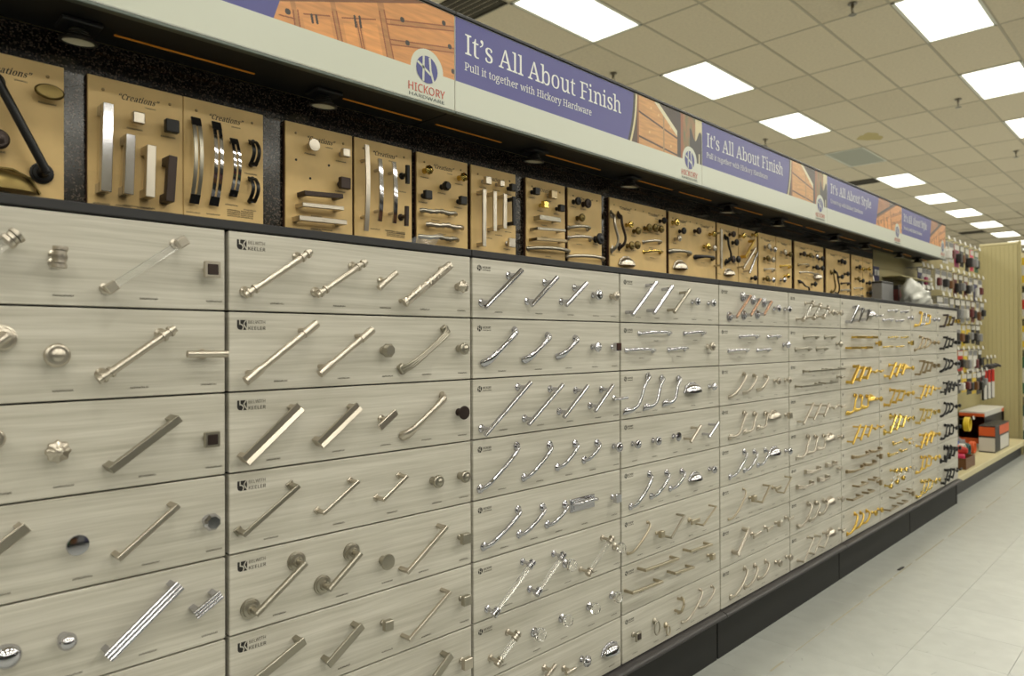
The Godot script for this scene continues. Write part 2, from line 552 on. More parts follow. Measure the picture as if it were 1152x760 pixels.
		"slot":
			for k in [-1, 1]:
				var pts := []
				var a := []
				var b := []
				for j in 15:
					var u := -1.0 + j / 7.0
					pts.append(Vector3(u * L * 0.46, k * 0.0058 * big, 0.012 + (h - 0.008) * (1.0 - u * u)))
					a.append(0.0036 * big)
					b.append(0.0013)
				var st := mk()
				sweep(st, pts, a, b, 4, Vector3(0, 0, 1), true)
				put("strap", done(st), m, t)
			for s in [-1, 1]:
				var q := mk()
				sweep(q, [Vector3(s * L * 0.40, 0, 0.0175), Vector3(s * L * 0.46, 0, 0.0125), Vector3(s * L * 0.5, 0, 0.009)], [0.0095 * big, 0.0095 * big, 0.0095 * big], [0.0014, 0.0014, 0.0014], 4, Vector3(0, 0, 1), true)
				rod(q, Vector3(s * L * 0.45, 0, 0), Vector3(s * L * 0.45, 0, 0.013), 0.005, 10)
				put("end_plate", done(q), M.bk if opt == 1 else m, t)
		"twig":
			var pts := []
			var a := []
			var b := []
			for k in 15:
				var u := -1.0 + k / 7.0
				pts.append(Vector3(u * L / 2, 0.0016 * sin(k * 1.0 + L * 60.0), 0.012 + (h - 0.010) * pow(1.0 - pow(absf(u), 3.0), 0.7)))
				var g := 0.0056 * big * (1.0 + 0.22 * sin(k * 2.9))
				a.append(g)
				b.append(g)
			var st := mk()
			sweep(st, pts, a, b, 9)
			put("grip", done(st), m, t)
			for s in [-1, 1]:
				var q := mk()
				rod(q, Vector3(s * L * 0.38, 0, 0), Vector3(s * L * 0.38, 0, 0.022), 0.0045, 10)
				put("post", done(q), m, t)
		"tk":
			var st := mk()
			if opt == 1: box(st, Vector3(0, 0, h), Vector3(L, 0.014, 0.006), 0.0008)
			else: rod(st, Vector3(-L / 2, 0, h), Vector3(L / 2, 0, h), r, 14)
			put("bar", done(st), m, t)
			var q := mk()
			rod(q, Vector3(0, 0, 0), Vector3(0, 0, h), r * 0.8, 10)
			lathe(q, [V(0, 0), V(0.009, 0), V(0.009, 0.003), V(0.006, 0.006), V(0, 0.006)], 14)
			put("post", done(q), m, t)
		"knob", "disc", "ball", "flower":
			var R := 0.0160 * big
			put("stem", lathe_mesh([V(0, 0), V(R * 0.62, 0), V(R * 0.62, 0.003), V(R * 0.42, 0.006), V(R * 0.36, 0.012), V(R * 0.5, 0.017)], 16, true), m, t)
			match kind:
				"knob": put("head", lathe_mesh([V(R * 0.4, 0.013), V(R * 0.85, 0.016), V(R, 0.020), V(R * 0.97, 0.024), V(R * 0.72, 0.0275), V(R * 0.66, 0.0265), V(R * 0.4, 0.030), V(0, 0.031)], 24, true), m, t)
				"disc": put("head", lathe_mesh([V(R * 0.35, 0.016), V(R * 1.05, 0.0195), V(R * 1.08, 0.0215), V(R * 1.02, 0.0235), V(0, 0.0245)], 24), m, t)
				"ball": put("head", lathe_mesh([V(R * 0.35, 0.011), V(R * 0.7, 0.0135), V(R * 0.93, 0.018), V(R, 0.0235), V(R * 0.92, 0.029), V(R * 0.68, 0.034), V(R * 0.35, 0.0368), V(0, 0.038)], 22, true), m, t)
				"flower": put("head", lathe_mesh([V(R * 0.4, 0.013), V(R * 0.95, 0.017), V(R * 1.05, 0.021), V(R * 0.95, 0.025), V(R * 0.55, 0.026), V(R * 0.45, 0.030), V(0, 0.032)], 32, true, 8, 0.16), m, t)
		"sqk":
			var R := 0.0145 * big
			put("stem", lathe_mesh([V(0, 0), V(R * 0.6, 0), V(R * 0.6, 0.003), V(R * 0.4, 0.006), V(R * 0.4, 0.016), V(0, 0.016)], 14), m, t)
			put("head", box_mesh(Vector3(R * 2, R * 2, 0.014 if opt == 0 else 0.008), 0.0015, Vector3(0, 0, 0.021)), m, t)
			if opt == 2: put("inset", box_mesh(Vector3(R * 1.3, R * 1.3, 0.002), 0.0008, Vector3(0, 0, 0.0255)), M.bz, t)
		"hexk":
			var R := 0.0155 * big
			put("stem", lathe_mesh([V(0, 0), V(R * 0.6, 0), V(R * 0.4, 0.005), V(R * 0.4, 0.015), V(0, 0.015)], 14), m, t)
			put("head", lathe_mesh([V(0, 0.013), V(R * 0.8, 0.013), V(R, 0.017), V(R, 0.024), V(R * 0.72, 0.030), V(0, 0.030)], 8, false, 0, 0.0, true), m, t)
		"crystal":
			var R := 0.0165 * big
			put("stem", lathe_mesh([V(0, 0), V(R * 0.7, 0), V(R * 0.7, 0.003), V(R * 0.45, 0.006), V(R * 0.4, 0.013), V(0, 0.013)], 14), m, t)
			tag(put("glass_head", lathe_mesh([V(0, 0.0125), V(R * 0.5, 0.0125), V(R * 0.95, 0.019), V(R, 0.026), V(R * 0.75, 0.035), V(R * 0.4, 0.038), V(0, 0.038)], 9, false, 0, 0.0, true), M.glass, t), "faceted clear glass head", "")
		"oval":
			put("stem", lathe_mesh([V(0, 0), V(0.008, 0), V(0.006, 0.006), V(0.006, 0.014), V(0, 0.014)], 14), m, t)
			var q := put("head", lathe_mesh([V(0, 0.012), V(0.012, 0.0125), V(0.015, 0.018), V(0.0125, 0.022), V(0.011, 0.0215), V(0, 0.024)], 26, true), m, t)
			q.scale = Vector3(1.45 * big, 0.85 * big, 1.0)
		"cup":
			# half-dome bin pull, opening downwards; opt 1 squarer
			var Rx := 0.046 * big
			var Ry := 0.021 * big
			var st := mk()
			var n1 := 12
			var n2 := 6
			var g := []
			for i in n1 + 1:
				var row := []
				for j in n2 + 1:
					var al := PI * i / n1
					var be := PI * 0.5 * j / n2
					var e := 0.6 if opt == 1 else 1.0
					row.append(Vector3(-cos(al) * Rx * pow(sin(be) , e), (pow(sin(al), e) * sin(be)) * Ry * 1.5 - Ry * 0.6, 0.003 + cos(be) * 0.026))
				g.append(row)
			st.set_smooth_group(1)
			for i in n1:
				for j in n2:
					quad(st, g[i][j], g[i + 1][j], g[i + 1][j + 1], g[i][j + 1], (g[i][j] + g[i + 1][j + 1]) * 0.5 + Vector3(0, 0.3 * Ry, 0.002))
			put("shell", done(st), m, t)
			var q := mk()
			sweep(q, [Vector3(-Rx * 1.08, -Ry * 0.6, 0.003), Vector3(-Rx * 0.8, Ry * 0.45, 0.003), Vector3(-Rx * 0.3, Ry * 0.95, 0.003), Vector3(Rx * 0.3, Ry * 0.95, 0.003), Vector3(Rx * 0.8, Ry * 0.45, 0.003), Vector3(Rx * 1.08, -Ry * 0.6, 0.003)], [0.003, 0.003, 0.003, 0.003, 0.003, 0.003], [0.003, 0.003, 0.003, 0.003, 0.003, 0.003], 8)
			put("flange", done(q), m, t)
		"ring":
			put("boss", lathe_mesh([V(0, 0), V(0.010, 0), V(0.010, 0.003), V(0.006, 0.008), V(0, 0.014)], 16), m, t, Vector3(0, 0.014 * big, 0))
			var pts := []
			var a := []
			for k in 21:
				var an := TAU * k / 20.0
				pts.append(Vector3(sin(an) * 0.015 * big, -0.006 + cos(an) * 0.021 * big, 0.012))
				a.append(0.0026)
			var st := mk()
			sweep(st, pts, a, a, 8)
			put("ring", done(st), m, t)
		"plate":
			var st := mk()
			for k in 3:
				box(st, Vector3(0, 0, 0.002 + 0.0025 * k), Vector3(0.110 - 0.012 * k, 0.038 - 0.008 * k, 0.004), 0.001)
			put("backplate", done(st), m, t)
			var pts := []
			var a := []
			for k in 13:
				var u := -1.0 + k / 6.0
				pts.append(Vector3(u * 0.048, 0.006 + 0.008 * (1 - u * u), 0.010 + 0.026 * pow(1.0 - u * u, 0.5)))
				a.append(0.0055)
			var q := mk()
			sweep(q, pts, a, a, 10)
			put("grip", done(q), m, t)
	return t

# item rows: two-point kinds [kind, ax, ay, bx, by, finish, size, option]; one-point kinds [kind, x, y, finish, size, option]
func pixel_item(e: Array, z0: float) -> Array:
	var k: String = e[0]
	var z: float = z0 + KIND[k][2]
	if TWO.has(k):
		return [k, at_z(e[1], e[2], z), at_z(e[3], e[4], z), e[5], e[6] if e.size() > 6 else 1.0, e[7] if e.size() > 7 else 0]
	var c := at_z(e[1], e[2], z)
	return [k, c, c, e[3], e[4] if e.size() > 4 else 1.0, e[5] if e.size() > 5 else 0]

# fractions of the panel: u along the panel, v down from its top
func panel_item(e: Array, col: int, row: int) -> Array:
	var x0: float = COLS[col] * W
	var w: float = (COLS[col + 1] - COLS[col]) * W
	var y0 := PANEL_TOP - row * RH
	var k: String = e[0]
	if TWO.has(k):
		return [k, Vector3(x0 + e[1] * w, y0 - e[2] * RH, 0), Vector3(x0 + e[3] * w, y0 - e[4] * RH, 0), e[5], e[6] if e.size() > 6 else 1.0, e[7] if e.size() > 7 else 0]
	var c := Vector3(x0 + e[1] * w, y0 - e[2] * RH, 0)
	return [k, c, c, e[3], e[4] if e.size() > 4 else 1.0, e[5] if e.size() > 5 else 0]

# ---------------------------------------------------------------- what hangs on each panel
# near stacks, from points read off the photograph: rows from the top
var NEAR := {
	0: [
		[["acr", -66, 322, 21, 263, "sn", 1.3], ["acr", 66.5, 301, 68, 277, "sn", 1.1], ["acr", 119, 327, 210, 269, "sn", 1.1, 1], ["sqk", 239, 303, "sn", 1.0, 2]],
		[["bar", -70, 430, 10, 378, "sn", 1.1, 2], ["knob", 64.5, 399.4, "sn", 1.15], ["bar", 110.5, 428, 197, 369, "sn", 1.05, 1], ["tk", 210.7, 398, 256, 398, "sn", 1.0]],
		[["knob", -8, 494, "sn", 1.0], ["flower", 65.6, 507.6, "sn", 1.1], ["sq", 124, 529, 202, 470, "pw", 1.2], ["sqk", 238.7, 494, "pw", 0.95, 2]],
		[["flat", -50, 655, 31, 592, "sn", 0.75], ["disc", 87.7, 613, "ch", 0.95], ["sq", 133, 629, 201, 568, "sn", 0.85], ["hexk", 238.7, 587, "ch", 1.0]],
		[["ball", 8, 738, "ch", 1.15], ["ball", 75.5, 721, "ch", 0.85], ["flat", 121.5, 740, 203, 658, "ch", 1.0, 2], ["flat", 220, 692, 249, 668, "ch", 0.85, 2]],
		[], [], []],
	1: [
		[["bar", 276, 332, 350, 283, "sn", 1.0, 1], ["bar", 357, 332, 412, 294, "sn", 0.95, 1], ["tk", 426, 324, 446, 306.5, "sn", 1.0], ["ham", 455, 341, 507, 298, "sn", 1.0], ["flower", 521.5, 322, "sn", 0.95]],
		[["bar", 277, 428, 356, 364, "sn", 1.1, 4], ["bar", 360, 420, 418.6, 371, "sn", 1.05, 4], ["hexk", 437.4, 394, "pw", 1.0], ["strap", 454, 416, 505, 370, "pw", 1.0], ["knob", 522.6, 392, "pw", 0.9]],
		[["flat", 276, 519, 338, 458, "sn", 1.05, 1], ["flat", 360, 500, 404, 457, "sn", 1.0, 1], ["tk", 427, 481, 446, 463, "sn", 1.0, 1], ["arch", 455, 491, 501, 445, "sn", 1.25, 1], ["disc", 522.6, 464, "bz", 0.95]],
		[["sq", 274, 602, 337, 546, "pw", 0.85, 1], ["sq", 364, 578, 404, 541, "sn", 0.7, 1], ["sq", 431, 563, 459, 535, "sn", 0.7, 1], ["knob", 493.4, 541.5, "pw", 0.95], ["knob", 524, 536, "pw", 0.9]],
		[["bar", 288, 691, 344, 633, "pw", 1.0, 2], ["bar", 370, 663, 406, 622, "pw", 1.0, 2], ["disc", 437, 632, "pw", 1.0], ["sq", 458, 644, 503, 592, "sn", 0.85], ["sqk", 524, 605.5, "pw", 0.85]],
		[["flat", 276, 775, 343, 720, "pw", 0.8], ["flat", 369, 748, 408, 703, "pw", 0.8], ["sqk", 437, 703, "pw", 0.75], ["sq", 460, 720, 507, 665, "sn", 0.75], ["sqk", 525, 675, "pw", 0.8]],
		[["flat", 474, 784, 508, 736, "pw", 0.9], ["sqk", 526, 746, "sn", 0.9]],
		[]],
	2: [
		[["bar", 546, 345, 587, 304, "ch", 1.1, 0], ["bar", 598, 343, 627, 312, "ch", 1.05, 0], ["bar", 637, 343, 660, 318.5, "ch", 1.05, 0], ["knob", 674, 331.5, "ch", 0.95], ["knob", 694, 333, "sn", 0.9]],
		[["arch", 546, 409, 582, 371, "ch", 1.2, 1], ["arch", 592, 405, 619, 377, "ch", 1.2, 1], ["arch", 630, 401, 650, 380, "ch", 1.15, 1], ["flower", 673, 390, "ch", 0.9], ["sqk", 695, 390, "ch", 0.85]],
		[["bar", 546, 489, 597, 430, "ch", 1.0, 0], ["bar", 595, 477, 633, 432.5, "ch", 1.0, 0], ["bar", 634.5, 469, 661, 434, "ch", 1.0, 0], ["bar", 669.5, 462, 689.5, 433, "ch", 1.0, 0], ["tk", 690.5, 449, 706, 447, "ch", 0.75]],
		[["arch", 543, 551, 585, 501, "ch", 1.1, 2], ["arch", 592.4, 538, 622, 500, "ch", 1.1, 2], ["arch", 630, 526.4, 650.5, 498.5, "ch", 1.1, 2], ["arch", 660, 518, 675, 497.5, "ch", 1.05, 2], ["knob", 697, 502.6, "ch", 0.95]],
		[["arch", 547, 616, 586.5, 573, "ch", 1.2, 2], ["arch", 587, 602, 614, 570, "ch", 1.1, 2], ["arch", 618.5, 591, 639, 567, "ch", 1.05, 2], ["plate", 662, 567, "ch", 1.0], ["sqk", 695, 560, "ch", 0.9]],
		[["acr", 555, 692, 600, 631, "ch", 1.0], ["acr", 603, 669, 634.5, 622, "ch", 1.0], ["crystal", 643, 635.5, "ch", 1.05], ["acr", 661, 646, 689, 604, "sn", 1.0], ["crystal", 698.5, 616, "sn", 1.0]],
		[["acr", 559, 748, 583.5, 711, "sn", 1.05], ["crystal", 608, 713.5, "ch", 1.1], ["crystal", 638.7, 697.5, "ch", 1.0], ["crystal", 669.5, 684, "ch", 1.0], ["crystal", 695, 671.5, "ch", 1.0]],
		[["tk", 615, 760, 625, 748, "sn", 1.0], ["tk", 637, 757, 647, 752, "sn", 1.0], ["flower", 661, 743.5, "ch", 1.0], ["cup", 689, 730, "ch", 0.85]]],
	3: [
		[["bar", 711.5, 354, 738.5, 317.5, "ch", 1.1, 3], ["bar", 735.5, 352, 756.5, 322, "ch", 1.1, 3], ["bar", 758.5, 351, 776, 326, "pw", 1.0, 3], ["knob", 785, 339, "ch", 0.85], ["knob", 803, 340.6, "ch", 0.85]],
		[["arch", 722, 374.7, 756, 374.7, "ch", 1.0], ["arch", 772.6, 374.7, 794, 374.7, "ch", 1.0], ["arch", 707, 393.7, 738, 394.3, "ch", 1.0], ["arch", 755, 393, 774, 392, "ch", 1.0], ["knob", 802, 389.6, "sn", 1.0]],
		[["scurve", 706.3, 463, 731.6, 422, "ch", 1.1], ["scurve", 728.4, 458.4, 747, 424.6, "ch", 1.1], ["scurve", 750, 453.7, 765.7, 425, "ch", 1.1], ["cup", 781, 437, "ch", 1.0, 1], ["flower", 804, 434.7, "ch", 0.85]],
		[["knob", 718, 499.5, "ch", 0.85], ["knob", 741, 495.7, "ch", 0.9], ["disc", 763.8, 491, "ch", 0.9], ["bar", 777, 497, 788.6, 478.5, "sn", 0.9, 3], ["bar", 797.5, 491.5, 808.3, 475, "ch", 0.9, 3]],
		[["arch", 712.4, 570.9, 733.8, 533, "ch", 1.1, 2], ["arch", 735.5, 559, 753, 531.4, "ch", 1.1, 2], ["arch", 757, 550, 770, 529.7, "ch", 1.05, 2], ["cup", 784, 536.5, "ch", 0.8], ["knob", 804, 528, "ch", 0.85]],
		[["arch", 709, 623.5, 732, 587.3, "cn", 1.0, 3], ["sqk", 744.7, 600.5, "cn", 0.75], ["sq", 755, 605.4, 770.5, 579, "pw", 0.6], ["tk", 778, 588, 787, 584, "cn", 1.0, 1], ["sq", 791, 591, 806.3, 569, "cn", 0.5]],
		[["sq", 725.6, 641.6, 763.4, 627.8, "cn", 0.8], ["sq", 776.6, 620, 801, 612, "cn", 0.8], ["sq", 710.8, 667, 745.3, 653.8, "cn", 0.8], ["sq", 759, 644.9, 780.8, 637.6, "cn", 0.8], ["sqk", 802, 625.8, "cn", 0.75]],
		[["sqk", 718.5, 715.6, "pw", 0.95, 2], ["ring", 739.4, 704, "pw", 1.0], ["ring", 752, 707, "cn", 0.7], ["twig", 764, 690, 768, 672, "cn", 0.8], ["arch", 770, 700.8, 790.4, 663, "sn", 1.0, 3], ["arch", 789.7, 684, 803.6, 659.7, "sn", 1.0, 3]]],
}
# farther stacks: [layout, pull kind, finish, option, knob kind, size]
var FAR := {
	4: [["d3", "bar", "cc", 2, "knob", 0.95, "ch"], ["h4", "arch", "ch", 0, "flower", 0.9], ["d3", "arch", "sn", 1, "knob", 0.95], ["d3c", "scurve", "sn", 0, "sqk", 0.9], ["d3c", "arch", "ch", 2, "knob", 0.95], ["mix", "arch", "cn", 3, "sqk", 0.9], ["tks", "flat", "sn", 2, "tk", 0.9], ["d3", "arch", "sn", 2, "knob", 0.9]],
	5: [["d3", "acr", "sn", 0, "knob", 0.95], ["h4", "arch", "pw", 2, "flower", 1.0], ["h4l", "sq", "pw", 1, "tk", 0.8], ["d3", "bar", "sn", 3, "tk", 0.8], ["d3c", "scurve", "sn", 0, "knob", 0.95], ["h4", "strap", "sn", 0, "oval", 0.9], ["d3c", "strap", "sn", 0, "knob", 0.9], ["d3c", "sq", "sn", 1, "tk", 0.7]],
	6: [["d3c", "flat", "ch", 0, "tk", 0.7], ["h4", "flat", "gd", 0, "sqk", 0.6], ["d3", "flat", "gd", 1, "tk", 0.75], ["d3c", "scurve", "gd", 0, "knob", 1.2], ["d3", "bar", "gd", 3, "tk", 0.85], ["h4l", "strap", "cg", 0, "sqk", 0.8], ["h4", "sq", "cg", 0, "sqk", 0.9], ["d3", "arch", "gd", 2, "knob", 1.1]],
	7: [["h4", "arch", "ch", 0, "knob", 0.9], ["h4", "arch", "br", 3, "sqk", 0.9], ["d3c", "bar", "gd", 0, "knob", 1.1], ["d3", "sq", "gd", 1, "knob", 1.0], ["d3", "bar", "br", 2, "knob", 1.1], ["h4", "tk", "br", 0, "crystal", 1.1], ["d3", "acr", "br", 0, "crystal", 1.1], ["h4", "sq", "cg", 0, "sqk", 0.8]],
	8: [["d3", "scurve", "gd", 0, "knob", 1.0, "ch"], ["d3", "arch", "cg", 2, "knob", 0.9], ["d3", "sq", "cg", 0, "sqk", 0.9], ["d3", "bar", "gd", 3, "tk", 0.9], ["d3", "flat", "br", 0, "sqk", 0.7], ["d3c", "bar", "gd", 0, "knob", 1.0], ["d3", "scurve", "gd", 0, "flower", 1.0], ["d3", "strap", "br", 0, "knob", 0.9]],
	9: [["d3", "sq", "bz", 0, "sqk", 1.0, "br"], ["d3", "flat", "bk", 0, "hexk", 0.7], ["d3", "arch", "bk", 1, "knob", 1.2], ["d3", "bar", "bk", 0, "tk", 1.1], ["d3", "arch", "bk", 1, "knob", 1.2], ["d3", "scurve", "bk", 0, "flower", 1.2], ["d3", "bar", "bk", 2, "knob", 1.1], ["d3", "flat", "bk", 2, "tk", 0.9]],
}

func far_items(spec: Array) -> Array:
	var k: String = spec[1]
	var f: String = spec[2]
	var o: int = spec[3]
	var kk: String = spec[4]
	var z: float = spec[5]
	var f2: String = spec[6] if spec.size() > 6 else f
	var out := []
	match spec[0]:
		"d3", "d3c":
			out = [[k, 0.12, 0.80, 0.31, 0.24, f, z, o], [k, 0.31, 0.74, 0.45, 0.30, f2 if f != "cc" and (f2 == "ch" or f2 == "br") else f, z, o], [k, 0.50, 0.70, 0.61, 0.34, f, z, o]]
			if spec[0] == "d3":
				out.append(one(kk, 0.76, 0.50, f2, 0.95))
			else:
				out.append(["cup", 0.74, 0.44, f, 0.95, 0])
			out.append(one(kk, 0.93, 0.50, f2, 0.9))
		"h4":
			out = [[k, 0.26, 0.28, 0.50, 0.28, f, z, o], [k, 0.66, 0.28, 0.82, 0.28, f, z, o], [k, 0.11, 0.64, 0.36, 0.64, f, z, o], [k, 0.50, 0.64, 0.67, 0.64, f, z, o], one(kk, 0.91, 0.50, f, 0.95)]
		"h4l":
			out = [[k, 0.24, 0.30, 0.62, 0.30, f, z, o], [k, 0.68, 0.30, 0.96, 0.30, f, z, o], [k, 0.10, 0.72, 0.48, 0.72, f, z, o], [k, 0.54, 0.70, 0.80, 0.70, f, z, o], one(kk, 0.92, 0.56, f, 0.9)]
		"mix":
			out = [[k, 0.10, 0.85, 0.30, 0.20, f, z, o], one(kk, 0.38, 0.48, f, 0.85), ["sq", 0.46, 0.64, 0.58, 0.25, f, 0.6, 0], ["tk", 0.68, 0.44, 0.76, 0.40, f, 1.0, 1], ["sq", 0.79, 0.60, 0.92, 0.22, f, 0.5, 0]]
		"tks":
			out = [[k, 0.14, 0.72, 0.30, 0.20, f, z, o], ["tk", 0.35, 0.46, 0.46, 0.42, f, 1.0, 1], ["tk", 0.55, 0.44, 0.64, 0.40, f, 1.0, 1], ["sqk", 0.76, 0.42, f, 0.8, 0], ["tk", 0.88, 0.40, 0.96, 0.38, f, 1.0, 1]]
	return out

func one(kk: String, u: float, v: float, f: String, s: float) -> Array:
	if kk == "tk":
		return ["tk", u - 0.035, v + 0.02, u + 0.035, v - 0.02, f, s, 0]
	return [kk, u, v, f, s, 0]

func stack_words(c: int) -> String:
	if c == 0: return "stack before square logos"
	if c == 1: return "square-logo stack"
	return ORD[c - 2] + " round-logo stack"

var captions := []
func caption_mesh(k: int) -> ArrayMesh:
	if captions.is_empty():
		var g := RandomNumberGenerator.new()
		g.seed = 77
		for v in 4:
			var st := mk()
			st.set_smooth_group(-1)
			var x := -0.014
			while x < 0.014:
				var w := g.randf_range(0.0011, 0.0019)
				var y := g.randf_range(-0.0003, 0.0003)
				for p in [[0.0, y - 0.0014, w, y - 0.0008], [0.0, y + 0.0008, w * g.randf_range(0.5, 1.0), y + 0.0014], [0.0, y - 0.0014, 0.0005, y + 0.0014], [w - 0.0004, y - 0.0014, w, y + g.randf_range(0.0, 0.0014)]]:
					quad(st, Vector3(x + p[0], p[1], 0.0004), Vector3(x + p[2], p[1], 0.0004), Vector3(x + p[2], p[3], 0.0004), Vector3(x + p[0], p[3], 0.0004), Vector3(0, 0, 1))
				x += w + 0.0006
			captions.append(done(st))
	return captions[k % 4]

func panel_mesh(w: float, h: float) -> ArrayMesh:
	# chamfered board with the grain laid along its length
	var st := mk()
	box(st, Vector3(0, 0, -0.011), Vector3(w, h, 0.022), 0.0012)
	var src := done(st)
	var arr := src.surface_get_arrays(0)
	var uv := PackedVector2Array()
	for p in arr[Mesh.ARRAY_VERTEX]:
		uv.append(Vector2(p.x / 0.61 * 0.8 + 0.5, 0.5 - p.y / 0.15))
	arr[Mesh.ARRAY_TEX_UV] = uv
	var am := ArrayMesh.new()
	am.add_surface_from_arrays(Mesh.PRIMITIVE_TRIANGLES, arr)
	return am

var emblems := {}
func emblem(kind: String) -> Array:
	if emblems.has(kind):
		return emblems[kind]
	var a := mk()
	var b := mk()
	a.set_smooth_group(-1)
	b.set_smooth_group(-1)
	var o := Vector3(0, 0, 1)
	if kind == "square":
		# black shield-like square with rounded lower left corner, pale strokes cut through it
		var pts := [V(-0.5, 0.5), V(0.5, 0.5), V(0.5, -0.5), V(-0.15, -0.5)]
		for k in 5:
			var an := -PI / 2 - k * PI / 8.0
			pts.append(V(-0.15 + cos(an) * 0.35, -0.15 + sin(an) * 0.35))
		for k in range(1, pts.size() - 1):
			tri(a, Vector3(pts[0].x, pts[0].y, 0.02), Vector3(pts[k].x, pts[k].y, 0.02), Vector3(pts[k + 1].x, pts[k + 1].y, 0.02), o)
		for s in [[-0.22, 0.5, -0.22, 0.02], [-0.22, 0.1, 0.05, 0.0], [0.05, 0.0, 0.16, -0.24], [0.16, -0.24, 0.04, -0.5], [0.45, 0.5, 0.18, 0.12], [0.18, 0.12, 0.26, -0.05], [0.26, -0.05, 0.5, -0.42]]:
			stroke(b, s, 0.05, 0.03)
	else:
		for k in 24:
			var a0 := TAU * k / 24.0
			var a1 := TAU * (k + 1) / 24.0
			tri(a, Vector3(0, 0, 0.02), Vector3(cos(a0) * 0.5, sin(a0) * 0.5, 0.02), Vector3(cos(a1) * 0.5, sin(a1) * 0.5, 0.02), o)
		for s in [[-0.16, 0.48, -0.18, -0.46], [-0.44, 0.2, 0.18, -0.16], [0.12, 0.46, 0.16, 0.0], [0.16, 0.0, 0.30, -0.40]]:
			stroke(b, s, 0.045, 0.03)
	emblems[kind] = [done(a), done(b)]
	return emblems[kind]

func stroke(st: SurfaceTool, s: Array, hw: float, z: float) -> void:
	var d := Vector2(s[2] - s[0], s[3] - s[1]).normalized()
	var n := Vector2(-d.y, d.x) * hw
	quad(st, Vector3(s[0] + n.x, s[1] + n.y, z), Vector3(s[2] + n.x, s[3] + n.y, z), Vector3(s[2] - n.x, s[3] - n.y, z), Vector3(s[0] - n.x, s[1] - n.y, z), Vector3(0, 0, 1))

func build_panels() -> void:
	for c in 10:
		var x0: float = COLS[c] * W
		var w: float = (COLS[c + 1] - COLS[c]) * W
		var shape := panel_mesh(w - 0.0080, RH - 0.0032)
		for r in 8:
			var items := []
			if NEAR.has(c):
				for e in NEAR[c][r]: items.append(pixel_item(e, 0.0))
			else:
				for e in far_items(FAR[c][r]): items.append(panel_item(e, c, r))
			var at := Vector3(x0 + w / 2, PANEL_TOP - (r + 0.5) * RH, 0)
			var t := thing("wood_grain_panel", "pale wood-grain sample panel, %s down in the %s" % [ORD[r], stack_words(c)], "display panel", at, "wood-grain sample panels")
			put("board", shape, M.panel[(r * 3 + c * 2) % 7], t)
			if c >= 1:
				var em := emblem("square" if c == 1 else "round")
				var size := 0.0185 if c == 1 else 0.0150
				var ex := -w / 2 + (0.028 if c == 1 else 0.026)
				var e1 := put("emblem", em[0], M.ink, t, Vector3(ex, RH / 2 - 0.025, 0.0002))
				e1.scale = Vector3(size, size, 0.01)
				put("emblem_mark", em[1], M.panel[0], e1)
				if c == 1:
					lettering("brand_name", "BELWITH", "Droid Sans", 0.033, 0.0062, M.ink_soft, t, Vector3(ex + 0.0125, RH / 2 - 0.0225, 0.0003))
					lettering("brand_name", "KEELER", "Droid Sans", 0.034, 0.0066, M.ink, t, Vector3(ex + 0.0125, RH / 2 - 0.0340, 0.0003))
				elif c <= 5:
					lettering("brand_name", "HICKORY", "Droid Sans", 0.0285, 0.0056, M.ink, t, Vector3(ex + 0.0110, RH / 2 - 0.0255, 0.0003))
					lettering("brand_name", "HARDWARE", "Droid Sans", 0.0285, 0.0030, M.ink_soft, t, Vector3(ex + 0.0110, RH / 2 - 0.0310, 0.0003))
			var n := 0
			for it in items:
				var which: String
				if c == 0:
					which = "%s from the seam" % ORD[items.size() - 1 - n]
				else:
					which = "%s after the logo" % ORD[n]
				var label := "%s %s, %s, %s panel down, %s" % [FIN[it[3]], KIND[it[0]][1], which, ORD[r], stack_words(c)]
				var o := hardware(it[0], it[1], it[2], it[3], 0.0, label, "sample hardware on the %s" % stack_words(c), it[4], it[5])
				var cap_y: float = -RH / 2 + 0.017
				if NEAR.has(c) == false and FAR[c][r][0].begins_with("h4") or c == 3 and r in [1, 6]:
					cap_y = o.position.y - at.y - 0.024
				if c <= 5:
					put("caption", caption_mesh(n + r), M.ink_soft, t, Vector3(clampf(o.position.x - at.x + 0.012, -w / 2 + 0.02, w / 2 - 0.02), cap_y, 0))
				n += 1

